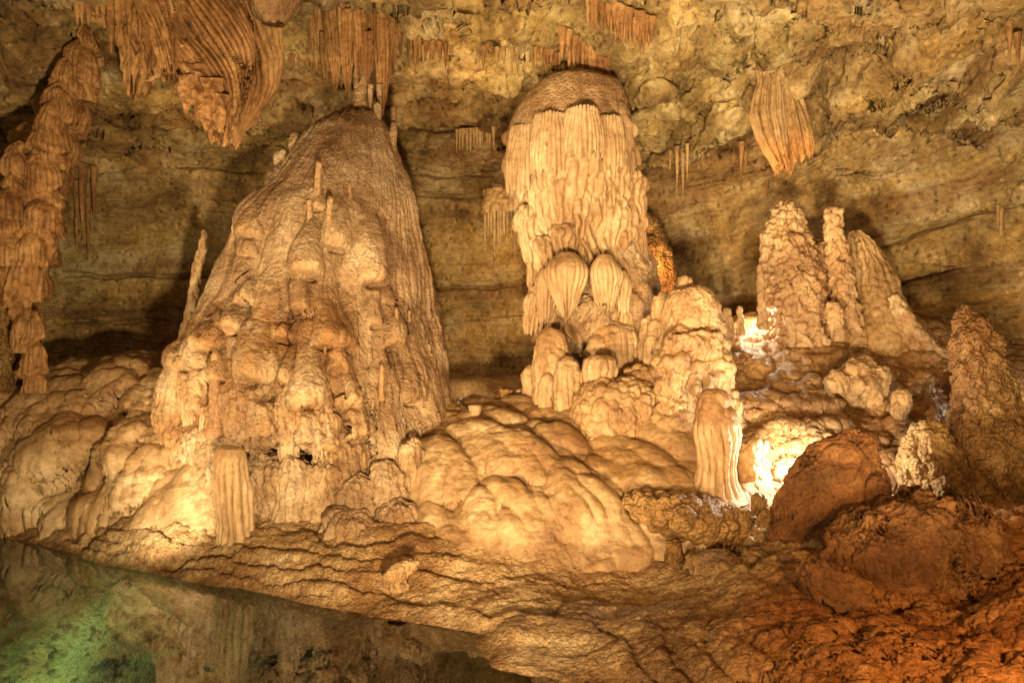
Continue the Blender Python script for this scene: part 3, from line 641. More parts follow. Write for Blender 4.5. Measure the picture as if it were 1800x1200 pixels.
# ------------------------------------------------------------------ the great cone
def build_cone():
    prof = [(190, 598, 645), (205, 572, 665), (230, 540, 690), (260, 522, 705), (300, 503, 724), (345, 468, 736), (400, 432, 745), (450, 402, 752), (500, 372, 758), (550, 345, 772), (600, 318, 787), (650, 298, 803), (700, 290, 816), (745, 294, 828), (800, 300, 840), (860, 310, 845), (960, 320, 850)]
    Y = 11.9
    t = thing('dripstone_cone', W(550, 950, Y), 'towering cone of grainy tan dripstone studded with hooded knobs', 'dripstone cone')
    sh = rev(prof, Y, 0.95, 0.85)
    X, Yp = spx(sh)
    # the upper dome sits back above a shoulder
    D = 0.10 * ss(310, 352, Yp + 14 * vn(sh.P * 1.2, 3) - 25 * np.cos((X - 590) / 90)) * ss(560, 420, Yp) * ss(740, 640, X)
    sh.disp(D, raw=True)
    rough(sh, 0.22, 0.55, 3, 201)
    # long ribs running down
    rb = flutes(sh.u + .5 * fbm(sh.P, .4, 2, 7), sh.v, .85, 3.2, 204, 1, .5)
    sh.disp(0.20 * rb * ss(.18, .5, sh.t) * (1 - .4 * ss(600, 700, X)))
    sh.disp(.035 * fbm(np.stack([sh.u * 3.5, sh.v * .5, 0 * sh.u], -1), 1, 4, 220, .6, True))
    fl = ss(700, 740, X) * ss(620, 480, Yp) * ss(240, 300, Yp)
    sh.disp(0.05 * flutes(sh.u, sh.v, .16, 1.2, 206) * (0.3 + fl))
    # drop-shaped lobes, densest low on the left
    left = ss(660, 560, X + (Yp - 700) * .1) * ss(480, 560, Yp)
    c, _ = cells(sh.u / .55 + .3 * fbm(sh.P, 1, 2, 8), sh.v / .62, 208, .55); sh.disp(left * 0.12 * np.sqrt(c))
    c, _ = cells(sh.u / .8, sh.v / 1.1 + .3 * fbm(sh.P, 1, 2, 9), 209, .5); sh.disp((1 - left) * ss(420, 520, Yp) * 0.05 * np.sqrt(c))
    crm = (1.25, 1.2, 1.08); N0 = np.stack([blur(blur(sh.N[..., k], 31, 0), 31, 1) for k in range(3)], -1); XY = (X, Yp)
    for px, py, r, a in ((543, 470, 34, .3), (592, 425, 30, .26), (572, 596, 30, .26), (612, 600, 26, .2), (700, 592, 28, .26), (741, 690, 24, .22), (545, 700, 34, .28), (412, 572, 24, .24), (455, 650, 42, .28), (498, 585, 26, .24), (655, 480, 34, .2), (450, 408, 24, .10), (438, 440, 20, .10), (500, 660, 26, .2), (370, 600, 26, .2), (345, 630, 22, .2), (610, 700, 28, .2), (430, 520, 24, .16), (520, 530, 30, .16), (390, 660, 20, .2), (320, 640, 18, .18), (620, 760, 26, .2), (575, 780, 24, .2), (470, 745, 30, .2), (545, 765, 24, .2), (590, 640, 22, .16), (660, 560, 20, .12), (690, 520, 18, .1), (650, 750, 34, .12), (700, 800, 36, .10), (760, 760, 30, .1), (560, 365, 16, .12), (640, 860, 30, .16), (600, 880, 24, .16), (680, 880, 30, .14)):
        hood(sh, px, py, r * .86, a * .9, .4, crm, 4.0, N0, XY)
    # ragged hollows at the lower left
    hol = np.zeros_like(X)
    for px, py, rx, ry in ((500, 800, 60, 16), (590, 690, 12, 30), (350, 690, 10, 26), (560, 815, 40, 12), (470, 700, 16, 12), (330, 740, 20, 18), (430, 620, 8, 8), (600, 740, 10, 26), (440, 800, 30, 14)):
        hol += np.exp(-(((X - px) / rx) ** 2 + ((Yp - py) / ry) ** 2) ** 1.5)
    sh.disp(-.22 * np.clip(hol, 0, 1))
    low = ss(640, 720, Yp) * ss(650, 600, X)
    sh.disp(0.05 * low * flutes(sh.u, sh.v, .1, .3, 212))
    sh.disp((0.012 + .03 * low) * popcorn(sh.P, 9, 213)); sh.disp(.04 * low * fbm(sh.P * np.array([1, 1, .6]), 3, 4, 219, .6, True)); rough(sh, .02, 6, 4, 214)
    # colour: grey-brown crown, ochre stains low left
    n = fbm(sh.P, 1.0, 4, 215)
    sh.paint(ss(380, 300, Yp + 60 * n) * .8, (.66, .62, .6)); sh.paint(left * ss(-.1, .3, n) * .8, (.95, .76, .55)); sh.paint(ss(.1, .4, -n) * .6, (1.2, 1.18, 1.15))
    sh.paint(ss(.0, .3, fbm(sh.P * np.array([2.4, 2.4, .35]), 1, 3, 216)) * .5, (.72, .62, .52))
    emit('body', sh, M['cone'], t, t.location)
    def spike(x, yt, yb, w, lean=0, Yk=None):
        # grows from the cone's front: put it on the surface under its foot
        d = (X - x) ** 2 + (Yp - yb) ** 2 + np.where(sh.ref[..., 1] < 0.2, 0, 1e6)
        k = np.unravel_index(np.argmin(d), d.shape); Yk = float(sh.P[k][1]) + 0.0; w = w * .8
        pr = [(yt, x - w * .18 + lean, x + w * .18 + lean), (yt + (yb - yt) * .1, x - w * .45 + lean, x + w * .5 + lean), (yt + (yb - yt) * .5, x - w * .5 + lean * .5, x + w * .42 + lean * .5), (yb, x - w * .6, x + w * .6), (yb + w * 1.2, x - w * .9, x + w * .9)]
        def f(s_):
            c_, _ = cells(s_.u / .09, s_.v / .10, int(x)); s_.disp(.03 * np.sqrt(c_)); rough(s_, .05, 3, 4, int(x))
            s_.tint *= np.array([.95, .88, .8], np.float32)
        piece('stalagmite', pr, Yk, M['cream'], t, f, 1, .7)
    for a in ((558, 283, 345, 16, 3), (580, 345, 400, 15, 0), (616, 320, 345, 9, 0), (671, 640, 692, 12, 0), (697, 540, 562, 9, 0), (545, 350, 385, 14, 0), (378, 615, 740, 28, 0), (640, 795, 815, 7, 0), (720, 545, 560, 6, 0), (655, 700, 712, 6, 0), (571, 607, 622, 7, 0)): spike(*a)
    # knobbly shoulder at the upper left
    for (x0, x1, y0, y1) in ((508, 530, 232, 300), (482, 515, 262, 320), (470, 500, 300, 345), (440, 475, 330, 372), (655, 672, 180, 240), (684, 700, 215, 270)):
        piece('knob', domeprof(x0, x1, y0, y1), 11.7, M['cone'], t, lambda s_: (s_.disp(.10 * popcorn(s_.P, 4, x0)), rough(s_, .05, 4, 4, x0)), 1, .9)
    # draperies hanging over the hollows at its foot
    for (x0, x1, y0, y1, Yk, s) in ((385, 470, 672, 790, 9.9, 1), (318, 350, 680, 760, 10.35, 2), (352, 392, 715, 800, 10.0, 3), (470, 505, 690, 800, 9.8, 4), (545, 600, 725, 790, 9.55, 5), (490, 530, 755, 820, 9.55, 6), (302, 325, 630, 730, 10.9, 7)):
        piece('drapery', bellprof(x0, x1, y0, y1, .25, .8, .6), Yk, M['cream'], t, lambda sh, s=s: (f_bell(230 + s, .08, .45, .05, .5, .22)(sh), rough(sh, .08, 2, 3, s), varnish(sh, s, 1.5, (.7, .5, .3), (1, 1, 1))), .6, .8)
    # squat columns and lobes round its foot
    for (x0, x1, y0, y1, Yk, s) in ((480, 542, 800, 950, 9.45, 1), (438, 490, 790, 945, 9.75, 2), (525, 612, 812, 955, 9.65, 3), (588, 668, 835, 955, 9.5, 4), (640, 725, 810, 950, 9.7, 5), (690, 765, 770, 955, 9.9, 6), (560, 660, 895, 960, 9.15, 7), (655, 740, 880, 955, 9.35, 8)):
        piece('foot_lobe', domeprof(x0, x1, y0, y1, .2, .55, .15), Yk, M['cone'], t, lambda s_: (rough(s_, .26, 1.1, 4, s), s_.disp(.05 * popcorn(s_.P, 6, s)), s_.disp(.05 * flutes(s_.u, s_.v, .16, .9, s)), rough(s_, .04, 4, 4, s + 60, .6, True), varnish(s_, s, 1.2, (.85, .6, .35))), .9, .8)
build_cone()

# small fluted column in front of the cone
def f_pillar(sh):
    rough(sh, .07, 1.5, 3, 240); sh.disp(.10 * flutes(sh.u, sh.v, .10, 1.2, 241, 1, .35) * ss(.12, .4, sh.t)); rough(sh, .02, 6, 4, 242)
    c, _ = cells(sh.u * .6, sh.v / .16, 243, .6); sh.disp(.03 * c * ss(.5, .2, sh.t))
solo('dripstone_column', 'short fluted cream column in full lamplight at the pool edge before the cone', 'column', [(782, 385, 428), (800, 378, 438), (840, 374, 442), (880, 376, 444), (920, 381, 446), (955, 376, 456), (975, 362, 470), (990, 350, 480)], 9.15, M['cream'], f_pillar, .9, .7)

# stalagmites near the cone
def f_thin(s, a=.06, f=7):
    def g(sh): sh.disp(a * popcorn(sh.P, f, s)); rough(sh, a * .6, 4, 4, s + 1)
    return g
solo('stalagmite', 'slender pale knobbly stalagmite with greenish tip standing behind the cone\'s left flank', 'stalagmite', [(403, 354, 364), (430, 350, 366), (460, 338, 360), (480, 336, 356), (520, 330, 350), (560, 322, 346), (640, 300, 350)], 12.6, M['cream'], f_thin(1), 1, .6)
solo('stalagmite', 'stubby popcorn-crusted stalagmite on the mound between the cone and the pool', 'stalagmite', [(733, 290, 302), (745, 286, 306), (770, 283, 312), (790, 286, 310), (800, 284, 316)], 10.6, M['cream'], f_thin(2, .08, 9), 1, .6)
solo('flowstone_lobe', 'low layered flowstone block lying on the left mound', 'flowstone', [(695, 235, 270), (705, 222, 290), (718, 220, 296), (730, 225, 300), (745, 225, 300)], 11.6, M['cream'], lambda s: (s.disp(.12 * popcorn(s.P, 2.6, 5)), rough(s, .06, 3, 4, 6)), .8, .9)

# ------------------------------------------------------------------ the great column at the centre
def build_great():
    Y = 12.6
    t = thing('dripstone_column', W(1010, 715, 11.9), 'great pale column with a smooth domed cap above tiers of fluted draperies', 'column')
    def f_cap(sh):
        rough(sh, .14, .7, 4, 301); rough(sh, .02, 5, 4, 302)
        X, Yp = spx(sh); sh.paint(ss(-.2, .3, fbm(sh.P, .8, 3, 303)) * .5, (.8, .72, .62))
        sh.disp(.10 * popcorn(sh.P, 4, 304) * ss(1060, 1090, X)); sh.tint *= np.array([1.0, .97, .93], np.float32)
    piece('cap', [(128, 1005, 1035), (136, 985, 1065), (150, 945, 1085), (175, 920, 1100), (205, 903, 1108), (240, 892, 1112), (262, 890, 1112), (280, 900, 1105), (300, 930, 1080)], Y, M['cone'], t, f_cap, .9, .8)
    def f_core(sh):
        rough(sh, .1, .8, 3, 305); sh.disp(.32 * flutes(sh.u, sh.v, .17, .60, 306, .5, .75, .4)); sh.paint(ss(.0, .4, fbm(sh.P * np.array([3, 3, .5]), 1, 3, 308)) * .6, (.72, .56, .4)); rough(sh, .02, 6, 3, 307)
    piece('drapery_core', [(195, 925, 1078), (215, 905, 1098), (245, 892, 1112), (280, 890, 1114), (330, 898, 1122), (380, 905, 1128), (430, 918, 1130), (455, 930, 1135), (520, 940, 1150), (600, 945, 1160)], Y, M['pale'], t, f_core, .85, .7)
    def f_skirt(sh):
        sh.disp(.05 * flutes(sh.u, sh.v, .085, .7, 310, 1, .3)); fringe(sh, .17, .45, 311, .6); rough(sh, .02, 5, 3, 312)
    # skirt under the cap's rim
    for k, (x0, x1, y0, y1, Yk) in enumerate(((888, 960, 222, 330, 12.0), (930, 1010, 200, 300, 11.65), (985, 1062, 190, 268, 11.5), (1040, 1100, 205, 290, 11.75), (1075, 1118, 225, 320, 12.1))):
        piece('skirt', bellprof(x0, x1, y0, y1, .8, .95, .7), Yk, M['pale'], t, lambda sh, k=k: (sh.disp(.06 * flutes(sh.u, sh.v, .08, .6, 310 + k, 1, .3)), fringe(sh, .16, .35, 320 + k, .6), rough(sh, .02, 5, 3, 330 + k)), .7, .7)
    for k, (x0, x1, y0, y1, Yk, w, h, kk, end, sk) in enumerate((
            (935, 1080, 235, 440, 11.95, .16, .55, .3, .30, -5), (905, 985, 260, 432, 12.0, .14, .5, .25, .45, 30), (1040, 1082, 238, 380, 11.75, .12, .35, .3, .5, 5),
            (1058, 1110, 258, 362, 11.9, .12, .5, .35, .35, 0), (1052, 1112, 345, 440, 11.85, .13, .35, .35, .4, -10), (1092, 1140, 300, 380, 12.1, .12, .35, .4, .6, 0),
            (1080, 1120, 355, 440, 12.0, .12, .3, .4, .5, 0), (1105, 1138, 375, 452, 12.1, .09, .6, .3, .9, 0), (900, 950, 360, 455, 11.95, .12, .35, .3, .7, 14), (925, 975, 415, 505, 11.8, .11, .4, .25, .6, 25), (960, 1010, 395, 445, 11.65, .12, .4, .3, .35, 12),
            (985, 1050, 300, 445, 11.75, .13, .45, .4, .25, -4), (930, 1000, 500, 580, 11.85, .1, .35, .3, .6, -20), (925, 955, 440, 560, 12.0, .12, .4, .3, .7, 6))):
        piece('drapery', bellprof(x0, x1, y0, y1, kk, end, .45, sk), Yk, M['pale'], t, f_bell(340 + k * 5, w, h, .15, .65, .12), .75, .7)
    # heart-shaped and round lobes on the waist
    def f_heart(s, fl=.7):
        def g(sh):
            X, Yp = spx(sh); x0 = X[sh.ref[..., 1] < 0].mean()
            rough(sh, .05, 1.4, 2, s); sh.disp(.05 * flutes(sh.u, sh.v, .08, .5, s, 1, .4) * ss(fl - .3, fl, sh.t)); fringe(sh, .09, .16, s, .75); rough(sh, .006, 5, 2, s)
        return g
    for k, (x0, x1, y0, y1, Yk, kk, end) in enumerate(((955, 1038, 442, 548, 11.35, .34, .16), (1034, 1094, 446, 530, 11.35, .45, .5), (1080, 1110, 475, 545, 11.5, .4, .6), (940, 975, 470, 560, 11.6, .3, .5))):
        piece('lobe', bellprof(x0, x1, y0, y1, kk, end, .3), Yk, M['pale'], t, f_heart(400 + k, .5), .9, .65)
    def f_rock(sh): rough(sh, .22, .9, 4, 420, .5, True); rough(sh, .12, 2.5, 4, 421, .6, True); sh.paint(ss(-.1, .4, fbm(sh.P, 1.2, 3, 422)) * .7, (.75, .6, .48))
    piece('rock_core', [(430, 960, 1130), (480, 940, 1150), (540, 945, 1165), (590, 985, 1160), (620, 1000, 1150), (720, 1000, 1160)], 12.5, M['cone'], t, f_rock, .8, .8)
    piece('rock_band', [(520, 1010, 1060), (540, 975, 1085), (565, 985, 1078), (590, 1020, 1065)], 11.75, M['cone'], t, lambda sh: (rough(sh, .16, 2.2, 4, 423, .6, True)), .8, .8)
    # tall domed flows beside the waist
    def f_flow(sh): rough(sh, .1, .9, 3, 430); sh.disp(.05 * flutes(sh.u, sh.v, .3, 2.5, 431, 1, .3)); rough(sh, .012, 6, 3, 432)
    piece('flow', [(430, 1118, 1140), (470, 1108, 1150), (520, 1105, 1165), (560, 1100, 1175), (600, 1095, 1180)], 12.9, M['cone'], t, f_flow, 1, .8)
build_great()

# domed stalagmites crowded at the great column's foot
def f_dome(s, fl=.02, w=.12):
    def g(sh): rough(sh, .13, 1.3, 4, s); crust(sh, s + 5, .02); sh.disp(fl * flutes(sh.u, sh.v, w, 1.0, s, 1, .3) * ss(.1, .5, sh.t)); rough(sh, .008, 6, 3, s + 1); varnish(sh, s + 2, 1.0, (.86, .76, .62))
    return g
DOMES = [
    ('tall smooth domed stalagmite at the left foot of the great column', 938, 1000, 575, 705, 11.3, 0),
    ('low domed stalagmite at the extreme left of the crowd under the great column', 915, 955, 640, 705, 11.7, 0),
    ('smooth pale domed stalagmite standing just left of the fluted funnel-shaped one', 972, 1022, 625, 700, 10.9, 0),
    ('small domed stalagmite squeezed between two taller ones at the great column\'s foot', 947, 976, 655, 702, 11.0, 0),
    ('narrow domed stalagmite leaning behind the smooth pale one', 958, 1000, 612, 690, 11.15, 0),
    ('broad smooth dome carrying the curved shadow of the funnel-shaped stalagmite', 1030, 1125, 561, 660, 11.7, 0),
    ('smaller dome bulging from the left side of the broad shadowed dome', 1025, 1072, 588, 650, 11.45, 0),
    ('fluted dome right of the broad shadowed dome', 1094, 1140, 590, 660, 11.6, 0),
    ('egg-shaped dome high on the right of the great column\'s waist', 1103, 1146, 490, 570, 11.9, 0),
    ('narrow egg-shaped dome directly right of the hanging heart lobes', 1078, 1116, 500, 565, 11.75, 0),
    ('small round dome below the egg-shaped one beside the stubby tower', 1125, 1165, 552, 620, 11.3, 0),
    ('round cream dome touching the stubby tower\'s left shoulder', 1143, 1185, 512, 580, 11.1, 0),
    ('little dome at the left foot of the stubby tower', 1128, 1165, 585, 640, 11.0, 0),
    ('small dome in the notch under the round cream one', 1138, 1172, 560, 600, 11.0, 0),
]
for k, (lab, x0, x1, y0, y1, Yk, _) in enumerate(DOMES):
    solo('domed_stalagmite', lab, 'stalagmite', domeprof(x0, x1, y0, y1 + 30, .25, .38, .1), Yk, M['pale'], f_dome(450 + k * 4, .03), .9, .7, group='domed stalagmites round the foot of the great column')
solo('domed_stalagmite', 'flat-topped funnel-shaped fluted stalagmite tapering down onto the popcorn mound', 'stalagmite', [(623, 1040, 1070), (632, 1026, 1083), (650, 1022, 1087), (665, 1024, 1082), (690, 1036, 1074), (712, 1048, 1070), (722, 1052, 1068)], 10.75, M['pale'],
     lambda sh: (rough(sh, .05, 1.5, 3, 510), sh.disp(.06 * flutes(sh.u, sh.v, .09, .6, 511, 1, .4) * ss(.15, .3, sh.t)), rough(sh, .01, 6, 3, 512)), .9, .6, group='domed stalagmites round the foot of the great column')

def f_pop(s, a=.10, f=4.5, a2=.03):
    def g(sh): rough(sh, .12, .9, 3, s); sh.disp(a * popcorn(sh.P, f, s + 1)); sh.disp(a2 * popcorn(sh.P, f * 2.4, s + 2)); varnish(sh, s + 3, 1.1, (.8, .68, .52))
    return g
solo('popcorn_mound', 'knobbly popcorn-covered mound below the funnel-shaped stalagmite', 'cave popcorn', domeprof(1005, 1170, 665, 775, .3, .6), 10.5, M['cream'], f_pop(520, .11, 5), .7, .7)
solo('popcorn_mound', 'upper popcorn-crusted hump between the funnel-shaped stalagmite and the stubby tower', 'cave popcorn', domeprof(1075, 1215, 640, 760, .3, .6), 10.9, M['cream'], f_pop(530, .12, 5.2), .7, .7)
solo('popcorn_mound', 'low lumpy popcorn heap at the stubby tower\'s left foot beside the fluted stump', 'cave popcorn', domeprof(1140, 1240, 700, 790, .3, .6), 10.2, M['cream'], f_pop(540, .12, 5), .8, .7)
# little stumps on the slope's crest
solo('broken_stump', 'small pale cup-shaped stump at the cone\'s right foot', 'stump', [(711, 822, 848), (720, 824, 847), (735, 827, 843), (748, 828, 843)], 10.9, M['pale'], f_thin(21, .03, 9), 1, .6)
solo('broken_stump', 'brown flat-topped stump in shadow behind the slope left of the domes', 'stump', [(682, 874, 902), (695, 871, 905), (715, 869, 903), (730, 865, 905)], 11.9, M['brown'], f_thin(22, .05, 9), 1, .6)
solo('broken_stump', 'tiny pale stump right of the brown flat-topped one', 'stump', [(684, 908, 916), (695, 904, 918), (715, 902, 920)], 11.8, M['pale'], f_thin(23, .03, 9), 1, .6)

# ------------------------------------------------------------------ stubby tower and fluted stump
def build_tower():
    t = thing('dripstone_tower', W(1225, 760, 10.6), 'stubby pale domed tower with ruffled tiers flaring over the fluted stump', 'dripstone tower')
    def f(sh):
        rough(sh, .09, 1.0, 3, 551); X, Yp = spx(sh)
        sh.disp(.10 * popcorn(sh.P, 5, 552) * ss(560, 600, Yp)); c, _ = cells(sh.u / .22, sh.v / .12, 553, .5); sh.disp((.02 + .03 * ss(560, 600, Yp)) * c)
        rough(sh, .05, 3.5, 4, 554, .6, True); varnish(sh, 555, 1.2, (.8, .7, .55))
    piece('dome', [(501, 1190, 1235), (508, 1178, 1252), (525, 1168, 1265), (555, 1162, 1272), (590, 1160, 1278), (605, 1155, 1282), (615, 1160, 1280), (640, 1153, 1288), (660, 1150, 1297), (675, 1158, 1290), (700, 1152, 1290), (730, 1150, 1295), (760, 1150, 1300), (800, 1150, 1300)], 10.5, M['pale'], t, f, .9, .65)
    for k, (x0, x1, y0, y1, Yk) in enumerate(((1148, 1235, 612, 690, 10.1), (1205, 1298, 614, 700, 10.05), (1155, 1230, 655, 760, 10.15), (1215, 1294, 660, 780, 10.15), (1165, 1275, 575, 645, 10.15), (1258, 1302, 690, 810, 10.15))):
        piece('tier', bellprof(x0, x1, y0, y1, .35, .7, .5), Yk, M['cream'], t, lambda sh, k=k: (rough(sh, .16, 1.6, 4, 556 + k, .55, True), sh.disp(.12 * popcorn(sh.P, 5.5, 560 + k)), sh.disp(.04 * flutes(sh.u, sh.v, .09, .5, 561 + k, 1, .4) * ss(.4, .7, sh.t)), fringe(sh, .12, .15, 570 + k, .7), rough(sh, .02, 6, 3, 580 + k)), .7, .7)
    piece('knob', domeprof(1192, 1218, 486, 512, .7, .3), 10.6, M['pale'], t, f_thin(590, .05, 10), 1, .6)
build_tower()
def f_stump(sh):
    rough(sh, .06, 1.5, 3, 601); sh.disp(.06 * flutes(sh.u, sh.v, .11, 1.0, 602, 1, .3) * ss(.3, .45, sh.t) * ss(1, .85, sh.t)); X, Yp = spx(sh)
    sh.disp(.05 * popcorn(sh.P, 7, 603) * ss(.4, .25, sh.t)); rough(sh, .015, 7, 3, 604); sh.paint(ss(760, 735, Yp) * .8, (.62, .5, .38))
solo('mushroom_stump', 'mushroom-shaped fluted stump with brown cap in front of the stubby tower', 'stalagmite', [(682, 1238, 1272), (692, 1228, 1282), (712, 1224, 1290), (722, 1220, 1296), (745, 1216, 1303), (765, 1218, 1304), (790, 1224, 1300), (820, 1228, 1296), (845, 1224, 1300), (862, 1216, 1308), (880, 1208, 1316)], 8.95, M['pale'], f_stump, .9, .6)

# ------------------------------------------------------------------ twin stalagmites on the right slope
def f_cauli(s, a=.13):
    def g(sh):
        rough(sh, .16, .8, 3, s); c, _ = cells(sh.u / .26 + .3 * fbm(sh.P, 2, 2, s), sh.v / .19 + .5 * fbm(sh.P, 1.5, 3, s + 7), s + 1, .7); sh.disp(a * np.sqrt(c)); sh.disp(a * .5 * popcorn(sh.P, 8, s + 2)); rough(sh, .03, 6, 3, s + 3, .6, True); varnish(sh, s + 4, 1.2, (.75, .62, .48))
    return g
solo('stalagmite', 'massive pale stalagmite covered in cauliflower-like bumps, left of the twin peaks', 'stalagmite', [(354, 1368, 1390), (362, 1360, 1400), (385, 1348, 1410), (420, 1338, 1430), (460, 1336, 1445), (500, 1338, 1458), (545, 1342, 1465), (575, 1350, 1470), (610, 1350, 1475)], 12.6, M['cream'], f_cauli(620, .19), .9, .65)
solo('stalagmite', 'slimmer bumpy stalagmite at the right of the twin peaks', 'stalagmite', [(366, 1447, 1475), (385, 1443, 1480), (400, 1446, 1482), (430, 1450, 1492), (480, 1456, 1500), (530, 1465, 1510), (570, 1475, 1522), (610, 1480, 1530)], 12.1, M['cream'], f_cauli(630, .13), .9, .6)
solo('flowstone_ridge', 'lumpy saddle of flowstone joining the twin stalagmites between their peaks', 'flowstone', [(425, 1405, 1460), (450, 1395, 1475), (500, 1385, 1490), (560, 1375, 1500), (620, 1365, 1515)], 12.75, M['cream'], f_cauli(635, .12), .9, .7)
solo('flowstone_ridge', 'fluted flowstone ridge stepping down to the right behind the twin stalagmites', 'flowstone', [(408, 1492, 1515), (430, 1492, 1545), (470, 1490, 1568), (510, 1485, 1582), (550, 1480, 1604), (600, 1470, 1640), (640, 1460, 1660)], 12.5, M['tan'], lambda sh: (rough(sh, .12, 1, 3, 641), sh.disp(.12 * flutes(sh.u, sh.v, .2, .7, 642) * ss(.5, .4, sh.t)), sh.disp(.05 * popcorn(sh.P, 8, 643))), .9, .7)
solo('flowstone_ridge', 'bumpy lit spur trailing down the slope toward the brown stalagmite', 'flowstone', [(520, 1558, 1575), (545, 1560, 1600), (575, 1570, 1625), (605, 1585, 1650), (640, 1600, 1680), (690, 1620, 1705)], 11.9, M['cream'], f_pop(645, .12, 5), .8, .7)
solo('stalagmite', 'thin knobbly stalagmite hugging the left edge of the cauliflower stalagmite', 'stalagmite', [(464, 1332, 1340), (490, 1330, 1343), (530, 1332, 1346), (580, 1330, 1352)], 12.3, M['cream'], f_thin(31, .06, 8), 1, .6)
solo('stalagmite', 'small slim stalagmite beside the hidden lamp behind the stubby tower', 'stalagmite', [(538, 1296, 1304), (555, 1295, 1307), (590, 1292, 1310)], 12.4, M['cream'], f_thin(32, .05, 9), 1, .6)
solo('stalagmite', 'short thick stalagmite just right of the stubby tower\'s dome', 'stalagmite', [(541, 1270, 1284), (560, 1266, 1288), (592, 1264, 1290)], 12.3, M['cream'], f_thin(33, .05, 9), 1, .6)
solo('stalagmite', 'little fluted stalagmite in front of the twin peaks\' base', 'stalagmite', [(530, 1455, 1478), (545, 1450, 1482), (575, 1455, 1485), (600, 1460, 1488)], 11.8, M['cream'], f_pop(650, .06, 8), 1, .6)
solo('broken_block', 'jagged fallen flowstone block catching the lamplight on the right slope', 'rock', [(628, 1500, 1530), (645, 1478, 1555), (670, 1455, 1572), (692, 1462, 1575), (715, 1475, 1560)], 10.9, M['tan'], lambda sh: (rough(sh, .3, 1.2, 4, 651, .5, True), rough(sh, .1, 3, 4, 652, .6)), .7, .7)
solo('broken_block', 'small broken flowstone lump on the slope above the bright lamp', 'rock', [(652, 1455, 1475), (668, 1440, 1490), (690, 1445, 1492)], 10.8, M['tan'], f_pop(655, .1, 5), .8, .7)
solo('flowstone_lobe', 'drooping snout-like flowstone lobe right of the bright lamp glare', 'flowstone', [(684, 1575, 1592), (692, 1565, 1602), (712, 1562, 1606), (735, 1568, 1600), (752, 1578, 1595)], 10.2, M['tan'], f_pop(660, .08, 5), .8, .7)
solo('broken_block', 'heap of broken lumps beside the fluted stump and the lamp glare', 'rock', domeprof(1300, 1350, 770, 860, .4, .5), 9.2, M['cream'], f_pop(665, .14, 4.5), .8, .7)

# brown popcorn stalagmite and bank at the right
solo('stalagmite', 'big brown popcorn-coated stalagmite at the right edge of the picture', 'stalagmite', [(537, 1697, 1712), (548, 1690, 1722), (565, 1672, 1745), (600, 1668, 1768), (650, 1668, 1776), (700, 1670, 1800), (750, 1672, 1830), (820, 1668, 1850), (900, 1670, 1870), (960, 1680, 1880)], 9.0, M['dark'],
     lambda sh: (rough(sh, .18, .8, 3, 671), sh.disp(.15 * popcorn(sh.P, 4.8, 672)), sh.disp(.03 * popcorn(sh.P, 15, 673)), varnish(sh, 674, 1, (.6, .45, .35))), .9, .65)
solo('popcorn_mound', 'ochre popcorn-covered bank between the orange boulder and the brown stalagmite', 'cave popcorn', [(735, 1625, 1650), (760, 1595, 1680), (800, 1575, 1700), (850, 1570, 1720), (900, 1575, 1740), (940, 1590, 1760)], 8.9, M['dark'],
     lambda sh: (rough(sh, .15, .9, 3, 681), sh.disp(.09 * popcorn(sh.P, 6.5, 682)), sh.disp(.03 * popcorn(sh.P, 14, 683))), .8, .65)

# orange boulders
def f_boul(s, a=.22):
    def g(sh):
        rough(sh, a, .8, 4, s, .5, True); rough(sh, a * .5, 2.6, 5, s + 1, .62, True); sh.disp(-.12 * np.clip(fbm(sh.P, 1.3, 5, s + 8, .55, True) - .5, 0, 1) * 3); c, _ = cells(sh.u / .16, sh.v / .10, s + 2, .6); sh.disp(.02 * c); sh.paint(ss(0, .4, fbm(sh.P, 1.4, 4, s + 3)) * .6, (.6, .55, .5)); sh.paint(ss(.1, .4, -fbm(sh.P, 1.4, 4, s + 3)) * .5, (1.1, 1.3, 1.5))
    return g
solo('boulder', 'tall conical rust-brown boulder with the bright lamp hidden behind it', 'boulder', [(757, 1500, 1532), (765, 1470, 1540), (785, 1425, 1552), (820, 1398, 1562), (860, 1375, 1560), (900, 1358, 1545), (940, 1350, 1500), (975, 1370, 1460), (1000, 1380, 1450)], 8.3, M['clay'], f_boul(700, .15), .7, .6)
solo('boulder', 'large rounded burnt-orange boulder at the right above the clay bank', 'boulder', [(876, 1590, 1700), (885, 1530, 1735), (905, 1480, 1752), (935, 1445, 1775), (975, 1432, 1785), (1020, 1440, 1770), (1060, 1470, 1740), (1110, 1520, 1700)], 7.2, M['clay'], f_boul(710, .18), .7, .6)
solo('boulder', 'small squared brown boulder wedged between the two orange ones', 'boulder', [(838, 1530, 1560), (848, 1522, 1570), (870, 1518, 1568), (895, 1520, 1560)], 7.9, M['clay'], f_boul(720, .06), .8, .6)
solo('rock_slab', 'thick popcorn-textured slab lying before the fluted stump', 'rock', [(862, 1120, 1210), (868, 1100, 1280), (885, 1092, 1325), (910, 1110, 1345), (940, 1150, 1330), (962, 1200, 1300), (975, 1220, 1280)], 8.75, M['dark'], lambda sh: (rough(sh, .12, 1, 3, 731), sh.disp(.10 * popcorn(sh.P, 6, 732)), sh.paint(np.ones(sh.u.shape), (1.25, 1.25, 1.3))), .6, .65)
solo('rock_slab', 'low smooth brown ledge below the popcorn slab at the water-worn bank', 'rock', [(968, 1260, 1330), (978, 1215, 1370), (1000, 1205, 1400), (1025, 1215, 1410), (1045, 1230, 1400)], 7.9, M['floor'], f_boul(740, .1), .7, .7)
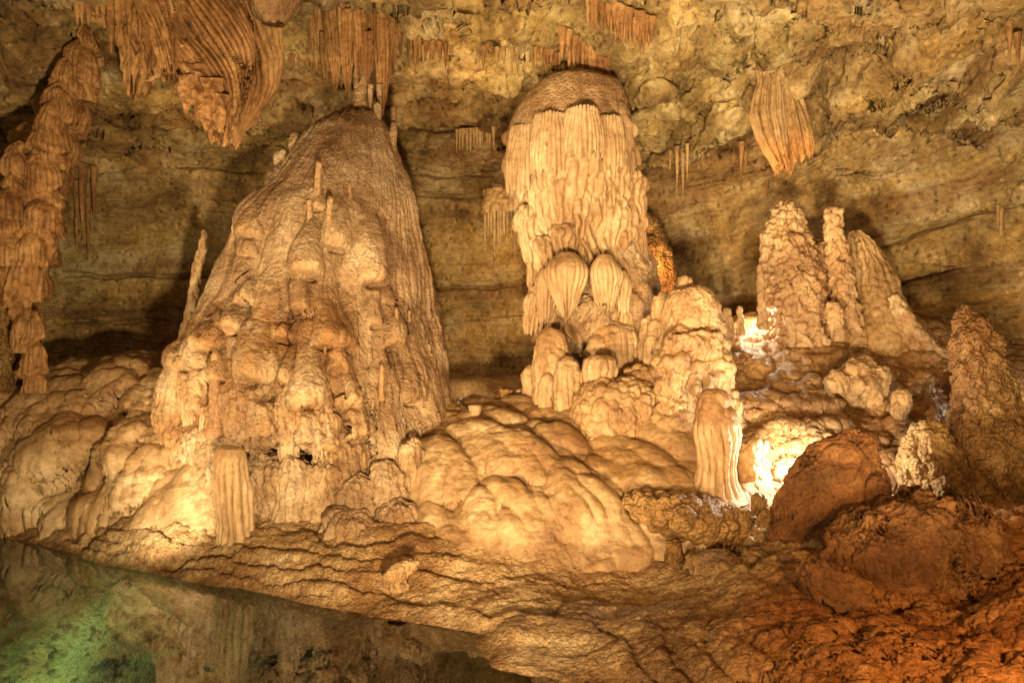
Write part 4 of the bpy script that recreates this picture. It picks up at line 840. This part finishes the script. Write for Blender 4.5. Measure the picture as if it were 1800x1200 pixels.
solo('boulder', 'dark wedge of brown rock on the bank under the orange boulder', 'boulder', [(985, 1420, 1470), (1010, 1400, 1520), (1050, 1420, 1560), (1100, 1440, 1540), (1130, 1450, 1520)], 6.6, M['clay'], f_boul(745, .15), .7, .7)
for k, (lab, x0, x1, y0, y1, Yk) in enumerate((('round knobbly cobble left of the orange boulder', 1318, 1350, 865, 905, 8.5), ('small cobble under the round knobbly one', 1330, 1355, 895, 925, 8.3), ('cobble at the left end of the popcorn slab', 1165, 1200, 948, 985, 8.2))):
    solo('cobble', lab, 'rock', domeprof(x0, x1, y0, y1, .3, .5), Yk, M['dark'], f_pop(750 + k * 5, .06, 5), .9, .7, group='loose cobbles by the slab')
for k, (lab, x, y, r, Yk) in enumerate((('small loose stone at the water\'s edge left of the standing slab', 612, 1062, 9, 7.85), ('flat brown stone on the bank right of the standing slab', 790, 1058, 12, 7.75), ('rounded pebble on the golden bank in front of the slab', 1180, 1080, 10, 6.85), ('little brown stone in the hollow left of the orange boulder', 1436, 1122, 8, 6.1))):
    solo('loose_stone', lab, 'rock', domeprof(x - r, x + r, y - r * .9, y + r * .8, .4, .6), Yk, M['dark'] if k % 2 else M['floor'], lambda sh: rough(sh, .05, 5, 3, 780 + k), .8, .5, group='loose stones on the bank')
# upright slab on the bank
def standing():
    pr = [(984, 715, 738), (992, 700, 738), (1002, 682, 735), (1012, 675, 722), (1022, 674, 720), (1036, 673, 720)]
    solo('standing_slab', 'pointed tan stone standing at the pool edge below the cone', 'rock', pr, 7.75, M['floor'], lambda sh: (rough(sh, .12, 2, 5, 760, .6, True), sh.disp(.03 * popcorn(sh.P, 9, 761)), sh.paint(np.ones(sh.u.shape), (.95, .92, .88))), .5, .6, cap=False)
standing()
solo('sunken_stone', 'blocky stone on the pool bed in the green underwater glow', 'rock', [(1098, 50, 70), (1104, 42, 85), (1114, 40, 92), (1126, 45, 88)], 8.7, M['floor'], lambda sh: (rough(sh, .08, 2, 3, 770)), .9, .8)

# ------------------------------------------------------------------ leaning column at the left edge
def tiers(sh, s, wu, hv_, a, w):
    """stacked scalloped tiers: each swells downwards, ends in a lip and is finely fluted"""
    rough(sh, .08, 1.2, 3, s)
    sv = sh.v / hv_ + .55 * vn(uv3(sh.u / wu * 1.3, sh.v * .4), s + 1) + .35 * np.abs(np.sin(sh.u / wu * 2.6 + s)) + .12 * vn(uv3(sh.u * 5, sh.v), s + 2)
    i = _i(sv); f = sv - i; off = _h(i, 0 * i, 0 * i, s + 3)
    swell = np.sin(np.clip(f, 0, 1) * math.pi * .62) * ss(1.0, .84, f)
    j = sh.u / w + off * 3 + .4 * vn(uv3(sh.u * 3, sh.v * 1.5), s + 4); g = j - _i(j)
    rib = np.sqrt(np.clip(1 - (2 * g - 1) ** 2, 0, 1)) * (.5 + .5 * _h(_i(j), i, 0 * i, s + 5))
    sh.disp(a * swell * (.6 + .8 * _h(i, _i(sh.u / wu + off * 5), 0 * i, s + 6)) + .07 * rib * ss(.1, .45, f) * ss(1.0, .93, f))
    rough(sh, .02, 6, 3, s + 7, .6, True)

def build_leftcol():
    t = thing('dripstone_column', W(30, 705, 12.6), 'leaning rust-brown column of fluted tiers at the left edge', 'column')
    def f(sh):
        rough(sh, .14, .8, 3, 801); tiers(sh, 802, .95, .6, .11, .095)
    piece('trunk', [(30, 125, 185), (60, 118, 186), (100, 95, 178), (150, 78, 172), (200, 62, 162), (240, 30, 148), (300, 0, 135), (350, -10, 125), (400, -25, 110), (450, -35, 102), (500, -35, 92), (530, -15, 75), (560, 5, 72), (620, 5, 78), (680, 10, 72), (720, 5, 75)], 12.6, M['brown'], t, f, .9, .7, cap=False)
    for k, (x0, x1, y0, y1, Yk, sk) in enumerate(((118, 185, 50, 180, 12.2, -14), (88, 155, 108, 215, 12.0, -18), (75, 142, 158, 265, 11.8, -22), (50, 130, 210, 300, 11.75, -10), (0, 60, 255, 330, 11.6, 0), (40, 110, 268, 350, 11.6, 0), (-10, 60, 310, 390, 11.5, 0), (45, 120, 330, 420, 11.6, -8), (-25, 45, 365, 470, 11.4, 0), (30, 105, 385, 470, 11.5, -10), (-20, 40, 425, 540, 11.5, 10), (25, 95, 425, 530, 11.5, -20), (15, 60, 530, 620, 12.0, 5), (30, 80, 545, 690, 12.0, 5))):
        piece('drapery', bellprof(x0, x1, y0, y1, .6, 1.0, .35, sk), Yk - .42, M['brown'], t, lambda sh, k=k: tiers(sh, 810 + k * 3, .8, .62, .065, .09), .85, .7)
build_leftcol()
solo('stalagmite', 'mottled popcorn-crusted stalagmite cut off by the left edge', 'stalagmite', [(500, -40, 5), (540, -50, 16), (600, -60, 22), (660, -60, 26), (720, -60, 28)], 12.0, M['dark'], f_pop(860, .08, 8), 1, .7)

# ------------------------------------------------------------------ hanging pieces
def hang(name, label, prof, Y, mat, fn, depth=.8, q=.7, lean=0.0, group=None):
    sh = rev(prof, Y, depth, q, lean, False); fn(sh)
    p = prof[0]; o = emit(name, sh, mat, None, W((p[1] + p[2]) / 2, p[0], Y)); return tag(o, label, 'stalactite', group)

def build_shield():
    t = thing('shield_drapery', W(380, -60, 10.6), 'huge orange-brown fluted drapery swelling from the ceiling at upper left', 'drapery')
    def f(s, tw, w=.11):
        def g(sh):
            rough(sh, .12, .8, 3, s); sh.disp(.10 * flutes(sh.u + tw * sh.v, sh.v + sh.u * .3, w, 2.6, s + 1, 1, .25)); c, _ = cells(sh.u + tw * sh.v, sh.v / 1.0, s + 2); sh.disp(.10 * c)
            rough(sh, .02, 5, 3, s + 3); fringe(sh, .25, .35, s + 4, .8)
        return g
    piece('lobe', [(-120, 250, 440), (0, 300, 440), (40, 300, 450), (90, 300, 452), (130, 318, 448), (170, 340, 432), (200, 356, 412), (222, 372, 400)], 10.4, M['brown'], t, f(901, -.7), .8, .7, cap=False)
    piece('lobe', [(-120, 400, 520), (0, 420, 505), (60, 425, 498), (110, 425, 494), (150, 410, 482), (190, 395, 452), (215, 390, 425), (226, 395, 410)], 10.9, M['brown'], t, f(911, -.5, .14), .8, .7, cap=False)
    piece('lobe', [(-120, 200, 330), (0, 230, 330), (40, 250, 320), (80, 270, 315), (110, 285, 312)], 10.3, M['brown'], t, f(921, -.3), .8, .7, cap=False)
    piece('boss', [(-120, 440, 560), (-40, 425, 545), (0, 428, 530), (25, 440, 515), (42, 460, 500)], 10.5, M['cone'], t, lambda sh: (rough(sh, .1, 1, 4, 931), sh.paint(np.ones(sh.u.shape), (.6, .5, .4))), .8, .8, cap=False)
    piece('ragged_base', [(-120, 130, 340), (0, 128, 330), (30, 150, 325), (50, 188, 320), (85, 200, 300), (115, 210, 280), (130, 225, 250)], 11.3, M['brown'], t, lambda sh: (rough(sh, .2, 1.4, 4, 941, .5, True), rough(sh, .15, 3, 4, 942, .6), fringe(sh, .3, .5, 943, .5)), .7, .8, cap=False)
    for k in range(16):
        x = 135 + 12 * k + rng.uniform(-4, 4); w = rng.uniform(5, 10); y1 = rng.uniform(35, 110) if k > 4 else rng.uniform(25, 48)
        piece('stalactite', [(-60, x - w * 1.3, x + w * 1.3), (0, x - w, x + w), (y1 * .6, x - w * .6, x + w * .6), (y1, x - 1, x + 1)], 10.7, M['brown'], t, lambda sh: (sh.disp(.03 * popcorn(sh.P, 6, k)), rough(sh, .05, 2, 3, k)), 1, .8, cap=False)
    for k, (x, y) in enumerate(((330, 195), (345, 205), (362, 225), (385, 228), (338, 175), (375, 200))):
        piece('ragged_tip', [(y - 60, x - 22, x + 20), (y - 30, x - 16, x + 15), (y - 8, x - 8, x + 9), (y + 5, x - 2, x + 2)], 10.0, M['brown'], t, lambda sh: (rough(sh, .15, 2.5, 3, 950 + k, .6, True)), .6, .8, cap=False)
build_shield()

def f_sth(s, w=.09, a=.05):
    def g(sh): rough(sh, .06, 1.2, 3, s); sh.disp(a * flutes(sh.u, sh.v, w, 1.2, s + 1, 1, .3)); rough(sh, .015, 6, 3, s + 2); fringe(sh, w * 2, .2, s + 3, .8)
    return g
def build_topcluster():
    t = thing('stalactite_cluster', W(625, -20, 12.1), 'dense brown stalactite cluster reaching down to the cone\'s tip', 'stalactite')
    for k, (x0, x1, y0, y1, Yk) in enumerate(((565, 615, -60, 145, 12.1), (590, 632, -60, 155, 11.9), (612, 650, -60, 130, 11.8), (640, 700, -60, 155, 12.1), (655, 690, 40, 190, 12.0), (550, 580, -40, 95, 12.3), (540, 562, 30, 92, 12.4), (600, 625, 20, 100, 11.7), (675, 705, 0, 120, 12.3), (632, 660, 60, 140, 11.8), (560, 585, 60, 135, 12.2), (645, 668, -60, 70, 11.6))):
        c = (x0 + x1) / 2
        piece('stalactite', [(y0, x0, x1), (y0 + (y1 - y0) * .5, x0 + 2, x1 - 2), (y0 + (y1 - y0) * .8, (x0 + c) / 2, (x1 + c) / 2), (y1, c - 2, c + 2)], Yk, M['brown'], t, f_sth(960 + k * 5), .8, .75, cap=False)
    piece('linking_column', [(100, 622, 655), (140, 622, 650), (170, 620, 645), (200, 612, 650)], 12.0, M['cone'], t, lambda sh: (sh.disp(.06 * popcorn(sh.P, 5, 1)), rough(sh, .05, 3, 3, 2)), 1, .7, cap=False)
    for (x, y0, y1) in ((667, 150, 225), (692, 190, 250), (651, 150, 200)):
        piece('stalactite', [(y0, x - 6, x + 6), (y0 + (y1 - y0) * .6, x - 3.5, x + 3.5), (y1, x - 1, x + 1)], 11.9, M['cone'], t, f_thin(x, .012, 9), 1, .7, cap=False)
build_topcluster()

def build_shield2():
    t = thing('shield_drapery', W(1370, 135, 12.2), 'fluted tan shield drapery with orange lamplight painted along its lower edge, hanging above the twin stalagmites', 'drapery')
    def f(s):
        return lambda sh: (rough(sh, .14, 1.2, 3, s), sh.disp(.12 * flutes(sh.u, sh.v, .15, 2.5, s + 1, 1, .2)), sh.disp(.04 * flutes(sh.u, sh.v, .055, 2, s + 2, 1, .2)), fringe(sh, .13, .28, s + 3, .8), rough(sh, .02, 5, 3, s + 4), sh.paint(ss(.7, 1, sh.t) * .8, (1.5, 1.15, .8)))  # lower tips painted brighter orange, as if lit by a lamp
    for k, (pr, Yk) in enumerate((
            ([(95, 1330, 1400), (125, 1338, 1394), (150, 1336, 1396), (185, 1336, 1406), (230, 1345, 1412), (260, 1350, 1404), (276, 1356, 1398), (286, 1362, 1392)], 12.2),
            ([(105, 1325, 1375), (150, 1330, 1372), (175, 1323, 1375), (200, 1319, 1378), (235, 1326, 1384), (262, 1342, 1388), (280, 1360, 1390)], 12.05),
            ([(100, 1370, 1410), (140, 1370, 1402), (165, 1372, 1408), (200, 1374, 1420), (235, 1378, 1431), (258, 1386, 1434), (264, 1394, 1430)], 12.1))):
        piece('fold', pr, Yk, M['tan'], t, f(1001 + k * 7), .6, .6, cap=False)
build_shield2()

def cluster(label, cols, Y, mat, s, cat='stalactite', onwall=True):
    """a row of stalactites fused at the root: (x, top, tip, halfwidth)"""
    xs = [c[0] for c in cols]; Y = wall_at(sum(xs) / len(xs), min(c[1] for c in cols)) if Y is None else Y; t = thing('stalactite_row', W(sum(xs) / len(xs), min(c[1] for c in cols), Y), label, cat)
    for k, (x, y0, y1, w) in enumerate(cols):
        piece('stalactite', [(y0 - 12, x - w * 1.4, x + w * 1.4), (y0, x - w, x + w), (y0 + (y1 - y0) * .6, x - w * .55, x + w * .55), (y1, x - .6, x + .6)], (min(wall_at(x, y0 + q_ * (y1 - y0)) for q_ in (0, .3, .6)) - .05 if onwall else Y + rng.uniform(-.08, .08)), mat, t, lambda sh: (rough(sh, .04, 3, 2, s + k), ), 1, .9, cap=False)
def row(x0, x1, y0, y1, n, lmin, lmax, w0=2, w1=4):
    return [(x0 + (x1 - x0) * (i + .5) / n + rng.uniform(-2, 2), y0 + (y1 - y0) * (i + .5) / n, y0 + (y1 - y0) * (i + .5) / n + rng.uniform(lmin, lmax), rng.uniform(w0, w1)) for i in range(n)]
def wallY(px, py):
    cols = [0, 300, 600, 900, 1200, 1500, 1800]; rows = [0, 100, 200, 300, 450]
    T = [[11.3, 12, 12.2, 12.3, 11.8, 10.8, 9.7], [12.8, 13.6, 13.8, 14, 13.4, 12.2, 10.8], [14.1, 14.8, 15.1, 15.1, 14.6, 13.4, 11.8], [15, 15.7, 16.0, 16.1, 15.6, 14.4, 12.6], [15.6, 16.2, 16.5, 16.6, 16.1, 15.0, 13.3]]
    return float(table(rows, cols, T, np.array([py]), np.array([px]))[0, 0])
cluster('fringe of straw stalactites like an organ pipe at the great column\'s left side', row(850, 935, 348, 355, 15, 60, 105, 3, 5), 13.2, M['tan'], 1100, onwall=False)
solo('wall_flowstone', 'hunched flowstone apron on the wall above the straw fringe', 'flowstone', [(322, 868, 905), (335, 848, 930), (360, 842, 942), (378, 846, 942)], 13.15, M['tan'], f_pop(1110, .08, 5), .8, .8)
cluster('row of brown stalactites on the ceiling lip above the great column\'s cap', row(985, 1070, 60, 120, 12, 25, 60, 4, 8), 13.0, M['brown'], 1120)
cluster('short brown stalactite row over the pale ceiling patch at top centre-right', row(1030, 1150, 0, 45, 16, 25, 60, 4, 8), 11.2, M['brown'], 1130)
cluster('brown stalactite tuft on the ceiling just left above the great column\'s cap', row(940, 985, 88, 100, 7, 15, 38, 3, 6), None, M['brown'], 1125)
cluster('brown stalactites along the slanting ceiling edge at upper centre-right', row(1060, 1145, 20, 60, 10, 18, 45, 3, 6), None, M['brown'], 1128)
cluster('row of tiny stalactites under the middle ceiling ledge', [r_ for r_ in row(715, 1000, 92, 100, 24, 8, 38, 2, 5) if rng.random() < .6], 13.3, M['tan'], 1140)
cluster('small hanging teeth right of the central stalactite cluster', row(700, 790, 75, 90, 8, 15, 50, 3, 6), 13.1, M['brown'], 1150)
cluster('clump of brown teeth on the wall right of the cone\'s tip', row(755, 785, 135, 138, 5, 18, 32, 2, 4), 13.9, M['brown'], 1160)
cluster('fine stalactite comb on the wall midway between the cone and the cap', row(800, 870, 240, 235, 12, 15, 30, 2, 4), None, M['tan'], 1170)
cluster('thin stalactites on the wall right of the great column', [(1190, 270, 335, 4), (1200, 275, 350, 4), (1208, 265, 320, 3), (1178, 278, 300, 3)], None, M['tan'], 1180)
cluster('pair of thin stalactites left of the tan shield', [(1303, 262, 315, 5), (1310, 270, 300, 4), (1348, 330, 350, 3)], 13.6, M['brown'], 1190)
cluster('two leaf-like orange stalactites at the top edge toward the right', [(1515, -10, 24, 10), (1535, -10, 20, 10), (1490, -5, 12, 5)], 10.3, M['brown'], 1200)
cluster('long thin white stalactite on the far right wall', [(1760, 372, 440, 5), (1754, 372, 400, 3)], None, M['tan'], 1210)
cluster('slanting brown stalactite in the top right corner', [(1775, 50, 110, 6), (1790, 70, 128, 6)], 10.2, M['brown'], 1220)
cluster('dark brown draperies hanging on the wall right of the leaning column', [(145, 300, 400, 9), (165, 305, 385, 6), (135, 330, 440, 6), (155, 360, 460, 5)], 14.6, M['brown'], 1230)
cluster('small teeth under the ledge right of the great drapery', row(505, 560, 100, 108, 7, 10, 26, 2, 4), 12.7, M['brown'], 1240)

# lit knob of rock in the gap behind the great column
solo('lit_rock', 'orange-lit rock glowing in the gap behind the great column', 'rock', [(375, 1130, 1150), (395, 1125, 1165), (440, 1120, 1180), (500, 1130, 1200), (560, 1150, 1215)], 14.6, M['dark'], f_pop(1250, .12, 4), .8, .8)
print('built', sum(len(o.data.vertices) for o in sc.objects if o.type == 'MESH'), 'verts')
